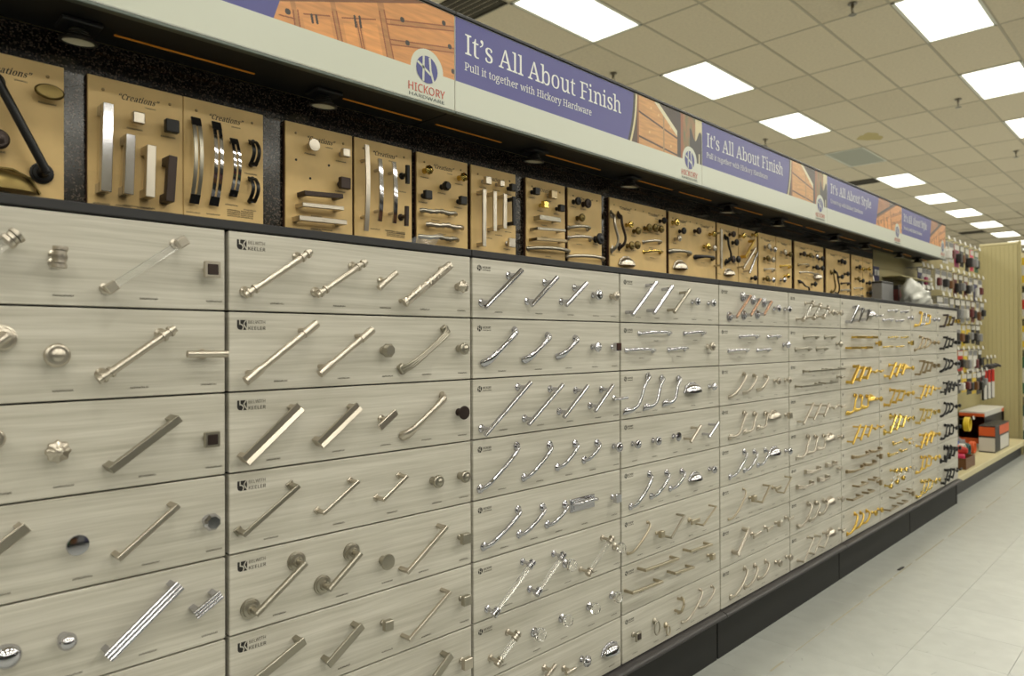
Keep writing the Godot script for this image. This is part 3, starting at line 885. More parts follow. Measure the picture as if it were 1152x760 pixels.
# ---------------------------------------------------------------- tan boards along the ledge
# left pixel, right pixel (at the top edge), words for the label, items
var BOARDS := [
	[-40, 72, "with a long slanted black bar pull", [["bar", -6, 84, 53, 194, "bk", 1.25, 2], ["oval", 56.5, 102.7, "ab", 1.1], ["cup", 3, 203, "ab", 1.15], ["knob", -2, 156, "bz", 1.1]]],
	[98.6, 205.7, "with four upright block-ended pulls", [["sq", 118.2, 216, 120.8, 117, "ch", 1.75], ["sq", 143.7, 219, 146, 152, "ch", 1.6], ["sq", 167.7, 222, 169.4, 164, "sn", 1.6], ["sq", 190, 227, 193.4, 176, "bz", 1.6], ["sqk", 155.7, 132.8, "sn", 0.75], ["sqk", 193.4, 142, "bk", 0.9]]],
	[206.4, 296, "with slotted bowed pulls", [["slot", 219, 228.6, 220.7, 132, "pw", 1.0, 1], ["slot", 241, 231, 243.7, 137, "ch", 1.0, 1], ["slot", 262.8, 220.7, 263.5, 155.7, "ch", 0.9, 1], ["slot", 284.7, 186, 284.7, 158, "bk", 1.0], ["slot", 283.4, 227, 284, 199.5, "bk", 1.0]]],
	[321, 396.3, "with three level pulls and three painted holes", [["disc", 353.8, 163, "sn", 0.85], ["sqk", 389, 172, "sn", 0.7], ["sqk", 388, 206, "bz", 0.95], ["sq", 341.6, 217, 385, 221, "bz", 1.05], ["sq", 339.6, 229.8, 386, 234.6, "sn", 0.9], ["sq", 335.7, 245, 389, 250.4, "sn", 1.1]]],
	[398.8, 463.2, "with three slim upright bows", [["bow", 413, 259.3, 413.7, 162.6, "sn", 1.15], ["bow", 428.5, 248.5, 428.5, 178.4, "ch", 1.1], ["bow", 444.8, 250.8, 444.3, 181.7, "ch", 1.1], ["tk", 458.5, 206.5, 458.5, 186, "bk", 1.0], ["tk", 457.2, 254, 457.7, 232, "bz", 1.0]]],
	[468.75, 526, "with three twig-shaped pulls", [["flower", 483, 190.8, "br", 0.8], ["flower", 522, 199, "br", 0.8], ["sqk", 481.5, 219, "bk", 0.8], ["hexk", 502.6, 209, "bk", 0.85], ["sqk", 521, 225.5, "bk", 0.8], ["twig", 474, 236.7, 514, 241, "pw", 1.1], ["twig", 481, 252.3, 521.4, 256.7, "sn", 1.2], ["twig", 471.9, 265.8, 516, 269.7, "pw", 1.1]]],
	[530, 580, "with upright slab pulls in falling lengths", [["sqk", 548.7, 203, "sn", 0.75], ["sqk", 564, 206.5, "sn", 0.6], ["sqk", 577.3, 211, "bk", 0.75], ["flat", 544.6, 277, 544.8, 213, "sn", 0.65], ["flat", 556.5, 260, 556.5, 215, "sn", 0.65], ["flat", 567.7, 257, 568, 218, "sn", 0.65], ["flat", 578.5, 253.5, 578, 221, "bk", 0.6], ["sqk", 576, 273, "sn", 0.95, 1]]],
	[592, 635.5, "with four level pewter pulls below square knobs", [["sqk", 603.75, 215, "bk", 0.75], ["sqk", 622.5, 219, "cg", 0.9], ["sqk", 613.4, 230, "br", 0.75], ["sqk", 631.6, 234, "bk", 0.75], ["flat", 606.9, 244, 630.5, 247.6, "pw", 0.7], ["sq", 604, 256.8, 635.5, 259.4, "pw", 0.8], ["sq", 603, 268.5, 637.6, 271, "cg", 0.9], ["arch", 596.5, 279, 642, 283, "pw", 1.1]]],
	[639, 676.7, "with a large dark ringed knob", [["knob", 650.6, 226, "bk", 0.85], ["knob", 661.6, 228.7, "bz", 1.0], ["knob", 655, 244.6, "ab", 0.85], ["arch", 642, 255.5, 664, 257.3, "pw", 1.0], ["arch", 642, 266.7, 666.8, 269, "sn", 1.0], ["knob", 675.5, 268.5, "bk", 1.25], ["arch", 640.7, 288, 681, 291.5, "sn", 1.1]]],
	[685.8, 749.3, "with seven brass knobs", [["scurve", 690.5, 281, 690, 240, "sn", 1.0], ["scurve", 699, 278, 698, 241, "bz", 1.0], ["knob", 710, 252.4, "br", 0.8], ["knob", 718.3, 259.4, "ab", 0.9], ["knob", 711, 276, "ab", 0.95], ["knob", 717.5, 275.5, "ab", 0.95], ["knob", 730.6, 256, "ab", 0.95], ["knob", 737.6, 256, "ab", 0.95], ["knob", 744.4, 257.6, "ab", 0.9], ["flower", 747.5, 248, "bk", 0.8], ["arch", 726, 271.7, 744.4, 272.6, "sn", 0.95], ["arch", 726.7, 282.9, 745.4, 283.8, "br", 0.95], ["cup", 707, 294.6, "sn", 0.95]]],
	[752.7, 804.8, "with one level black pull", [["knob", 761.8, 249.8, "br", 0.95], ["knob", 769.6, 259.4, "bk", 0.85], ["knob", 786.6, 259.4, "bz", 0.9], ["knob", 764.4, 268, "sn", 0.75], ["knob", 797, 276.9, "br", 0.9], ["flower", 803.5, 263, "br", 0.8], ["knob", 804, 279, "sn", 0.8], ["arch", 755.3, 282.3, 777.4, 285.5, "pw", 1.1, 1], ["arch", 783.4, 288.9, 803.5, 290.7, "bk", 1.1, 1], ["cup", 767, 298.5, "sn", 1.0]]],
	[806.9, 830.2, "with a dark curved pull and silver cup", [["bar", 811.3, 302, 811.3, 258, "sn", 1.0, 3], ["scurve", 818.3, 295, 817.8, 266, "bk", 1.1], ["knob", 825.6, 263.3, "bz", 0.85], ["knob", 829, 272.4, "bk", 0.95], ["knob", 825.4, 291.5, "bz", 1.0], ["knob", 831, 291.5, "bk", 1.0], ["cup", 821.7, 306.3, "sn", 0.8]]],
	[831, 851.6, "with slanted gold and silver pulls", [["knob", 837, 265, "br", 0.8], ["flat", 838.6, 289.4, 849, 269.8, "gd", 0.6], ["bar", 836, 302, 850, 279, "sn", 0.9, 3], ["bar", 843, 307, 852.5, 283, "ch", 0.9, 3], ["flower", 851, 263.5, "br", 0.8], ["flower", 850, 312.5, "bk", 0.8]]],
	[853.5, 872.3, "with rows of small silver knobs", []],
	[873, 890.4, "with silver pulls over one black pull", []],
	[894, 926, "with bronze knobs over a long black pull", []],
	[929.5, 955.7, "with two dark curved pulls", []],
	[958, 970.2, "second from the plastic bags", []],
	[970.8, 981.5, "at the end next to the plastic bags", []],
]
var FILL := {
	13: [["knob", .35, .22, "sn"], ["knob", .7, .25, "ch"], ["knob", .3, .42, "ab"], ["knob", .6, .43, "sn"], ["arch", .3, .60, .8, .60, "sn"], ["knob", .25, .76, "ab"], ["knob", .6, .77, "ch"], ["tk", .4, .90, .8, .90, "br"]],
	14: [["knob", .3, .26, "sn"], ["knob", .65, .28, "ab"], ["arch", .25, .50, .8, .50, "gd"], ["knob", .5, .66, "br"], ["knob", .25, .74, "ch"], ["bar", .2, .90, .85, .90, "bk"]],
	15: [["knob", .18, .22, "bz"], ["knob", .40, .22, "ab"], ["knob", .62, .22, "ch"], ["knob", .82, .24, "bk"], ["arch", .10, .42, .40, .42, "cg"], ["knob", .62, .42, "bk"], ["knob", .82, .42, "bk"], ["arch", .15, .55, .65, .57, "sn"], ["cup", .75, .58, "sn"], ["scurve", .12, .72, .36, .90, "bk"], ["flower", .56, .74, "bk"], ["arch", .5, .90, .9, .92, "sn"]],
	16: [["scurve", .16, .85, .16, .45, "ab"], ["scurve", .34, .88, .30, .42, "bk"], ["knob", .5, .20, "bk"], ["knob", .62, .22, "bk"], ["knob", .5, .52, "bk"], ["flower", .75, .44, "bk"], ["arch", .6, .64, .9, .64, "bz"], ["arch", .6, .78, .9, .78, "pw"], ["cup", .36, .90, "sn"]],
	17: [["knob", .4, .25, "bk"], ["knob", .75, .28, "br"], ["knob", .3, .50, "ab"], ["knob", .7, .53, "bk"], ["arch", .2, .70, .8, .70, "sn"], ["arch", .2, .86, .8, .86, "cg"]],
	18: [["knob", .3, .25, "br"], ["scurve", .7, .90, .7, .35, "sn"], ["knob", .3, .55, "bk"], ["flower", .35, .76, "bk"], ["knob", .85, .70, "ch"]],
}

func build_boards() -> void:
	var seen := {}
	for b in BOARDS.size():
		var e: Array = BOARDS[b]
		var top := 1.683
		var low := DECK_TOP
		var r := x_at(e[1], top, BOARD_Z + 0.006)
		var l := x_at(e[0], top, BOARD_Z + 0.006) if b > 0 else r - 0.182
		var w := r - l
		var h := top - low
		var t := thing("sample_board", "tan sample board " + e[2], "display board", Vector3((l + r) / 2, low, BOARD_Z), "tan sample boards on the ledge")
		put("board", box_mesh(Vector3(w, h, 0.012), 0.001, Vector3(0, h / 2, 0)), M.tan, t)
		put("board_edge", box_mesh(Vector3(w + 0.0008, h + 0.0006, 0.008), 0.0, Vector3(0, h / 2, -0.0025)), M.tan_edge, t)
		var wide := 2 if w > 0.3 else 1
		for k in wide:
			var cx := 0.0 if wide == 1 else (k - 0.5) * w * 0.5
			lettering("heading", "“Creations”", "Droid Serif", 0.074, 0.0125, M.ink, t, Vector3(cx - 0.036, h - 0.035, 0.0062), 0.35, 700)
			var sub := put("subheading", caption_mesh(b + k), M.ink_soft, t, Vector3(cx + 0.024, h - 0.042, 0.006))
			sub.scale = Vector3(0.7, 0.9, 1)
			for s in [-1, 1]:
				put("screw", lathe_mesh([V(0, 0.0025), V(0.0016, 0.0024), V(0.003, 0.0008), V(0.003, 0)], 10), M.screw, t, Vector3(cx + s * (w / wide / 2 - 0.026), h - 0.024, 0.006))
		var items := []
		for q in e[3]: items.append(pixel_item(q, BOARD_Z + 0.006))
		if FILL.has(b):
			for q in FILL[b]:
				var two: bool = TWO.has(q[0])
				var A := Vector3(l + q[1] * w, low + (1.0 - q[2]) * h, 0)
				var B := Vector3(l + q[3] * w, low + (1.0 - q[4]) * h, 0) if two else A
				items.append([q[0], A, B, q[5] if two else q[3], 0.85, 0])
		items.sort_custom(func(p, q2): return p[1].y + p[2].y > q2[1].y + q2[2].y)
		var n := 0
		for it in items:
			var label := "%s %s, %s below the heading, tan board %s" % [FIN[it[3]], KIND[it[0]][1], ORD[n], e[2]]
			if label.split(" ").size() > 16:
				label = "%s %s, %s down, tan board %s" % [FIN[it[3]], KIND[it[0]][1], ORD[n], e[2]]
			if label.split(" ").size() > 16:
				label = "%s %s, %s down, board %s" % [FIN[it[3]], KIND[it[0]][1], ORD[n], e[2]]
			var o := hardware(it[0], it[1], it[2], it[3], BOARD_Z + 0.006, label, "sample hardware on the tan boards", it[4], it[5])
			n += 1
			var ext: float = absf(it[1].y - it[2].y) / 2 + 0.017
			var cy: float = o.position.y - low - ext
			if cy > 0.02:
				put("caption", caption_mesh(n), M.ink_soft, t, Vector3(clampf(o.position.x - (l + r) / 2, -w / 2 + 0.016, w / 2 - 0.016), cy, 0.006))
		if b in [2, 4]:
			for k in 4:
				for j in 2:
					put("fine_print", caption_mesh(k + j), M.ink, t, Vector3(w / 2 - 0.068 + j * 0.030, 0.062 - k * 0.0042, 0.006))
		elif b in [1, 3]:
			for j in 2:
				put("fine_print", caption_mesh(j), M.ink, t, Vector3(-0.012 + j * 0.030, 0.044, 0.006))
		if b == 3:  # raised dark discs, painted for the shade inside empty holes
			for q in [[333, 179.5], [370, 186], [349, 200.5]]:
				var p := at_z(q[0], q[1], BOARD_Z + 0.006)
				put("painted_hole_shade", lathe_mesh([V(0, 0.0006), V(0.003, 0.0006), V(0.003, 0)], 10), M.ink, t, Vector3(p.x - (l + r) / 2, p.y - low, 0.006))

func x_at(px: float, y: float, z: float) -> float:
	var lo := -1.0
	var hi := 12.0
	for k in 40:
		var m := (lo + hi) / 2
		if px_of(Vector3(m, y, z)).x < px: lo = m
		else: hi = m
	return (lo + hi) / 2

func px_of(p: Vector3) -> Vector2:
	var q := p - EYE
	var r := cos(YAW) * q.x + sin(YAW) * q.z
	var fw := sin(YAW) * q.x - cos(YAW) * q.z
	var f2 := fw * cos(PITCH) + q.y * sin(PITCH)
	var u2 := -fw * sin(PITCH) + q.y * cos(PITCH)
	var x := r / f2
	var y := -u2 / f2
	return Vector2(576.0 + FOCAL * (cos(ROLL) * x - sin(ROLL) * y), 380.0 + FOCAL * (sin(ROLL) * x + cos(ROLL) * y))

# ---------------------------------------------------------------- header signs
func seg_d(p: Vector2, a: Vector2, b: Vector2) -> float:
	return p.distance_to(Geometry2D.get_closest_point_to_segment(p, a, b))

# print of one header sign, 1.2192 m by 0.242 m; "style" shows a run of face-frame cabinets, "finish" a corner of drawers and an apron
func sign_print(kind: String) -> Image:
	var wpx := 1216
	var hpx := 242
	var im := Image.create(wpx, hpx, false, Image.FORMAT_RGB8)
	var g := noise(0.02, 9)
	var white := Color(0.790, 0.805, 0.755)
	var blue := Color(0.285, 0.285, 0.550)
	var wood := Color(0.770, 0.550, 0.320)
	var lc := Vector2(1.2192 - 0.090, 0.080)
	for j in hpx:
		for i in wpx:
			var p := Vector2((i + 0.5) * 0.001, (hpx - j - 0.5) * 0.001)
			var c := white
			if p.y > 0.077:
				var grain := 1.0 + 0.10 * g.get_noise_2d(i * 0.5, j * 4.0)
				if kind == "style":
					if p.x < 0.733 + (p.y - 0.077) * 0.33:
						c = blue
					else:
						c = Color(wood.r * grain * 1.03, wood.g * grain, wood.b * grain)
						var top_line := 0.118 + (p.x - 0.75) * 0.33
						if p.y > top_line + 0.022: c = Color(0.62, 0.42, 0.28) * grain if p.x < 0.98 else Color(0.42, 0.36, 0.30) * grain
						elif p.y > top_line + 0.010: c = Color(0.16, 0.15, 0.15)
						elif p.y > top_line: c = Color(0.46, 0.29, 0.17)
						else:
							# shading put into the printed picture: face frames darker, door panels paler
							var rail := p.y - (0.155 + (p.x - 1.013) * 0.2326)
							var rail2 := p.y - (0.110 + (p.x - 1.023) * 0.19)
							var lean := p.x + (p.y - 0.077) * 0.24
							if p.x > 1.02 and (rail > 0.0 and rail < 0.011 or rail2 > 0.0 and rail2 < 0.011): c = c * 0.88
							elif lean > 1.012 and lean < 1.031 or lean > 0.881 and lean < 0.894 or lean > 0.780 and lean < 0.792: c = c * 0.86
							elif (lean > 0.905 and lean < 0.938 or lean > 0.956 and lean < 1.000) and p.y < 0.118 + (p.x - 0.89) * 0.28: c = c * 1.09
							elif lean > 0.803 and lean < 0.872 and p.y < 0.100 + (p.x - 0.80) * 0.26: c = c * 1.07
							for s in [[1.013, 0.155, 1.228, 0.205], [1.010, 0.166, 1.228, 0.216], [1.023, 0.110, 1.228, 0.149], [1.020, 0.121, 1.228, 0.160], [1.003, 0.185, 1.030, 0.077], [0.990, 0.178, 1.012, 0.077], [0.868, 0.136, 0.882, 0.077], [0.878, 0.140, 0.893, 0.077], [0.786, 0.112, 0.792, 0.077], [0.776, 0.108, 0.780, 0.077], [0.745, 0.088, 0.780, 0.091], [0.892, 0.130, 0.980, 0.155], [0.930, 0.134, 0.944, 0.077], [0.936, 0.136, 0.950, 0.077], [0.800, 0.108, 0.862, 0.124]]:
								if seg_d(p, Vector2(s[0], s[1]), Vector2(s[2], s[3])) < 0.0014: c = Color(0.52, 0.28, 0.14)
							for s in [[1.055, 0.179], [1.182, 0.212], [1.070, 0.128], [1.201, 0.158], [1.212, 0.098], [0.764, 0.101]]:
								var d := p.distance_to(Vector2(s[0], s[1]))
								if d < 0.0065: c = Color(0.16, 0.13, 0.12)
							for s in [[0.818, 0.112, 0.821, 0.097], [0.829, 0.114, 0.832, 0.099], [0.924, 0.144, 0.928, 0.122], [0.937, 0.147, 0.941, 0.125]]:
								if seg_d(p, Vector2(s[0], s[1]), Vector2(s[2], s[3])) < 0.0026: c = Color(0.17, 0.13, 0.12)
				else:
					var q := (p.y - 0.077) / 0.165
					var arc := 0.742 + 0.033 * q * (2.0 - q)
					if p.x < arc: c = blue
					elif p.x < arc + 0.012: c = Color(0.17, 0.15, 0.14)
					elif p.x < arc + 0.022: c = Color(0.83, 0.79, 0.62)
					elif p.x < 0.806: c = Color(0.30, 0.22, 0.17) if p.x < 0.797 else Color(0.55, 0.34, 0.18)
					elif p.x < 1.045:
						c = Color(wood.r * grain, wood.g * grain * 1.04, wood.b * grain * 1.1)
						for s in [[0.806, 0.187, 1.045, 0.143], [0.806, 0.103, 1.045, 0.082]]:
							if seg_d(p, Vector2(s[0], s[1]), Vector2(s[2], s[3])) < 0.0032: c = Color(0.27, 0.17, 0.11)
						if absf(p.x - 0.957) < 0.004: c = Color(0.62, 0.50, 0.33)
						if p.y > 0.232 - (p.x - 0.90) * 0.62 + 0.028 and p.x > 0.90: c = Color(0.24, 0.18, 0.14)
						elif p.y > 0.232 - (p.x - 0.90) * 0.62 + 0.008 and p.x > 0.90: c = Color(0.84, 0.82, 0.70)
						for s in [[0.879, 0.214], [0.869, 0.129], [0.925, 0.200], [1.000, 0.172], [1.003, 0.106]]:
							if p.distance_to(Vector2(s[0], s[1])) < 0.0045: c = Color(0.86, 0.72, 0.50)
					elif p.x < 1.068: c = Color(0.22, 0.18, 0.16)
					elif p.x < 1.085: c = Color(0.58, 0.33, 0.19)
					else:
						c = Color(0.52 + 0.20 * g.get_noise_2d(i * 2.0, j * 0.7), 0.42, 0.27)
						if p.x > 1.17 and p.y > 0.15: c = Color(0.80, 0.76, 0.60)
						if p.x > 1.13 and p.y < 0.178 + 0.02 * sin(p.x * 90.0): c = Color(0.17, 0.16, 0.16)
						if absf(p.x - 1.197) < 0.004 and p.y < 0.115: c = Color(0.82, 0.80, 0.68)
			var dl := p.distance_to(lc)
			if dl < 0.050 or (absf(p.x - lc.x) < 0.050 and p.y < lc.y): c = white
			im.set_pixel(i, j, c)
	return im

func sign_face(mesh_w: float, h: float) -> ArrayMesh:
	var st := mk()
	var a := [Vector3(0, 0, 0), Vector3(mesh_w, 0, 0), Vector3(mesh_w, h, 0), Vector3(0, h, 0)]
	var uv := [V(0, 1), V(1, 1), V(1, 0), V(0, 0)]
	for k in [0, 2, 1, 0, 3, 2]:
		st.set_normal(Vector3(0, 0, 1))
		st.set_uv(uv[k])
		st.add_vertex(a[k])
	return st.commit()

func build_canopy() -> void:
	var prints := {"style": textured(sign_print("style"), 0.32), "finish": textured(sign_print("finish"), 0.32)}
	M.sign_blue = mat(Color(0.245, 0.260, 0.530), 0.32)
	M.sign_white = mat(Color(0.790, 0.805, 0.755), 0.32)
	var far_end := 5.265
	var marks := [-W, W, 3.0 * W, 5.0 * W, 6.97 * W, far_end]
	var kinds := ["style", "finish", "finish", "style", "style"]
	var told := ["orange cabinets, no wording in view", "first of two reading All About Finish", "second of two reading All About Finish", "first of two reading All About Style", "second of two reading All About Style, end of the run"]
	for s in 5:
		var x0: float = marks[s]
		var w: float = marks[s + 1] - x0
		var h := SIGN_TOP - SOFFIT
		var k: float = w / (2.0 * W)
		var t := thing("header_sign", "blue and white header sign, " + told[s], "sign", Vector3(x0, SOFFIT, SIGN_Z), "header signs over the boards")
		put("sign_board", box_mesh(Vector3(w - 0.003, h, 0.012), 0.001, Vector3(w / 2, h / 2, -0.0072)), M.white, t)
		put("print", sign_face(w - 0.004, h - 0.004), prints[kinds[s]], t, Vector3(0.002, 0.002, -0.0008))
		put("top_trim", box_mesh(Vector3(w - 0.001, 0.008, 0.02), 0.001, Vector3(w / 2, h + 0.004, -0.006)), M.sign_trim, t)
		put("bottom_trim", box_mesh(Vector3(w - 0.001, 0.007, 0.016), 0.001, Vector3(w / 2, -0.0035, -0.0055)), M.sign_low, t)
		if kinds[s] == "finish":
			lettering("headline", "It’s All About Finish", "Droid Serif", 0.672 * k, 0.056, M.sign_word, t, Vector3(0.034 * k, 0.153, 0))
			lettering("subline", "Pull it together with Hickory Hardware", "Droid Serif", 0.520 * k, 0.028, M.sign_word, t, Vector3(0.032 * k, 0.106, 0))
		else:
			lettering("headline", "It’s All About Style", "Droid Serif", 0.605 * k, 0.066, M.sign_word, t, Vector3(0.046 * k, 0.144, 0))
			lettering("subline", "Dress it up with Hickory Hardware", "Droid Serif", 0.470 * k, 0.027, M.sign_word, t, Vector3(0.046 * k, 0.104, 0))
		var cx := w - 0.090 * k
		var em := emblem("round")
		var e1 := put("emblem", em[0], M.sign_blue, t, Vector3(cx, 0.080, -0.0002))
		e1.scale = Vector3(0.066 * k, 0.066, 0.02)
		put("emblem_mark", em[1], M.sign_white, e1, Vector3(0, 0, 0.01))
		lettering("brand_name", "HICKORY", "Droid Sans", 0.112 * k, 0.0195, M.red_word, t, Vector3(cx - 0.056 * k, 0.0205, 0), 0.0, 500)
		lettering("brand_name", "HARDWARE", "Droid Sans", 0.108 * k, 0.0080, M.grey_word, t, Vector3(cx - 0.054 * k, 0.0075, 0))
		# soffit box behind the sign, with amber strips painted as light through slots, and spotlights
		var sp := ["beneath the orange-cabinet sign", "beneath the first Finish sign", "beneath the second Finish sign", "beneath the first Style sign", "beneath the second Style sign"]
		var b := thing("canopy_box", "black canopy soffit with painted amber slot glow " + sp[s], "canopy", Vector3(x0, SOFFIT, -0.24), "canopy sections over the boards")
		put("soffit", box_mesh(Vector3(w - 0.003, 0.018, 0.156), 0.001, Vector3(w / 2, 0.010, 0.078)), M.soffit, b)
		put("top_panel", box_mesh(Vector3(w - 0.003, 0.012, 0.156), 0.001, Vector3(w / 2, h - 0.008, 0.078)), M.soffit, b)
		put("back_panel", box_mesh(Vector3(w - 0.003, h - 0.036, 0.012), 0.001, Vector3(w / 2, h / 2 + 0.002, 0.007)), M.soffit, b)
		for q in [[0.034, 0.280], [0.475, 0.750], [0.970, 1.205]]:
			put("painted_slot_glow", box_mesh(Vector3((q[1] - q[0]) * k, 0.002, 0.0055), 0.0, Vector3((q[0] + q[1]) / 2 * k, 0.0002, 0.058)), M.amber, b)
		for q in [0.415, 0.915]:
			spotlight(Vector3(x0 + q * k, SOFFIT, -0.176), sp[s], 0 if q < 0.6 else 1)

func spotlight(at: Vector3, where: String, n: int) -> void:
	var t := thing("spotlight", "small black gimbal spotlight, %s one %s" % [["near", "far"][n] if false else ["first", "second"][n], where], "spotlight", at, "spotlights in the canopy")
	var tilt := Transform3D(Basis(Vector3(1, 0, 0), PI - 0.12), Vector3(0, -0.012, 0))
	var st := mk()
	box(st, Vector3(0, -0.004, 0), Vector3(0.066, 0.008, 0.06), 0.002)
	put("mount_plate", done(st), M.black, t)
	st = mk()
	rod(st, Vector3(0, 0, 0), Vector3(0, -0.014, 0), 0.006, 10)
	put("stem", done(st), M.black, t)
	st = mk()
	var down := Transform3D(Basis(Vector3(1, 0, 0), PI / 2 + 0.10), Vector3(0, -0.008, 0))
	lathe(st, [V(0, 0), V(0.010, 0), V(0.016, 0.004), V(0.0145, 0.006), V(0.019, 0.009), V(0.0175, 0.011), V(0.023, 0.014), V(0.0215, 0.016), V(0.027, 0.020)], 20, down)
	put("housing", done(st), M.lamp_rim, t)
	st = mk()
	lathe(st, [V(0.024, 0.019), V(0.031, 0.020), V(0.032, 0.025), V(0.026, 0.0255)], 22, down)
	var rim := put("rim", done(st), M.lamp_rim, t)
	st = mk()
	lathe(st, [V(0.0265, 0.0242), V(0.014, 0.021), V(0, 0.0195)], 20, down, true)
	put("lens", done(st), M.lamp_lens, rim)

# ---------------------------------------------------------------- display fixture
func build_fixture() -> void:
	var marks := [-1.0, 0.992, 3.004, 4.98, 6.868, 8.679]
	var words := ["under the square-logo panels", "under the first two round-logo stacks", "under the chrome and pewter stacks", "under the gold stacks", "under the black pulls at the end"]
	for s in 5:
		var x0: float = marks[s] * W
		var w: float = marks[s + 1] * W - x0
		var t := thing("display_cabinet", "black display cabinet with grey deck and kick board " + words[s], "cabinet", Vector3(x0, 0, 0), "display cabinet sections")
		put("carcass", box_mesh(Vector3(w - 0.001, PANEL_TOP - PANEL_LOW, 0.21), 0.0, Vector3(w / 2, (PANEL_TOP + PANEL_LOW) / 2, -0.129)), M.black, t)
		put("top_plate", box_mesh(Vector3(w - 0.001, DECK_TOP - PANEL_TOP - 0.001, 0.238), 0.002, Vector3(w / 2, (PANEL_TOP + DECK_TOP) / 2 + 0.0005, -0.117)), M.edge, t)
		var st := mk()
		# bull-nosed deck board
		sweep(st, [Vector3(0.0020, 0.1695, 0.0), Vector3(w - 0.0020, 0.1695, 0.0)], [0.028, 0.028], [0.0125, 0.0125], 14, Vector3(0, 1, 0))
		put("deck_nose", done(st), M.deck, t)
		put("deck", box_mesh(Vector3(w - 0.0024, 0.030, 0.23), 0.002, Vector3(w / 2, 0.167, -0.118)), M.deck, t)
		put("kick_board", box_mesh(Vector3(w - 0.009, 0.152, 0.014), 0.001, Vector3(w / 2, 0.076, -0.020)), M.kick, t)
	# end panel of the last cabinet
	var ep := put("cabinet_end", box_mesh(Vector3(0.010, PANEL_TOP, 0.23), 0.001), M.black, self, Vector3(marks[5] * W + 0.006, PANEL_TOP / 2, -0.124))
	tag(ep, "black end panel closing the cabinet beside the low shelf", "panel")
	# polished granite backing
	var gm := [-1.0, 1.0, 3.0, 5.0, 7.02]
	var gw := ["behind the slotted-pull boards", "behind the twig-pull boards", "behind the brass-knob boards", "behind the last tan boards"]
	for s in 4:
		var x0: float = gm[s] * W
		var w: float = (gm[s + 1] - gm[s]) * W
		var t := put("granite_panel", box_mesh(Vector3(w - 0.002, SOFFIT - DECK_TOP - 0.001, 0.012), 0.0005), M.granite, self, Vector3(x0 + w / 2, (SOFFIT + DECK_TOP) / 2, -0.2455))
		tag(t, "polished black speckled granite backing " + gw[s], "stone panel", "granite backing panels")
	# gondola core behind everything
	var core := put("wall_back", box_mesh(Vector3(7.0, 1.99, 0.05), 0.0), M.olive, self, Vector3(2.2, 0.995, -0.277 - 0.02))
	tag(core, "", "", "", "structure")

# ---------------------------------------------------------------- room
func troffer_at(i: int, j: int, lit: bool, words: String) -> void:
	var c := Vector3(TILE_X + (i + 0.5) * TX, CEIL, TILE_Z + (j + 0.5) * TZ)
	var t := thing("ceiling_light", words, "ceiling light", c, "recessed ceiling lights, grid row %d" % (j / 4 + 2) if lit else "")
	var st := mk()
	for s in [-1, 1]:
		box(st, Vector3(s * (TX / 2 - 0.018), -0.001, 0), Vector3(0.03, 0.012, TZ - 0.006), 0.002)
		box(st, Vector3(0, -0.001, s * (TZ / 2 - 0.018)), Vector3(TX - 0.006, 0.012, 0.03), 0.002)
	put("frame", done(st), M.troffer, t)
	put("diffuser", box_mesh(Vector3(TX - 0.062, 0.006, TZ - 0.062)), M.glow if lit else M.dead, t, Vector3(0, 0.0, 0))
	if lit:
		var l := AreaLight3D.new()
		l.name = "light"
		l.area_size = Vector2(TX - 0.07, TZ - 0.07)
		l.light_energy = LAMP
		l.light_color = LAMP_COLOR
		l.area_range = 40.0
		l.shadow_enabled = true
		t.add_child(l)
		l.position = Vector3(0, -0.012, 0)
		l.rotation.x = -PI / 2

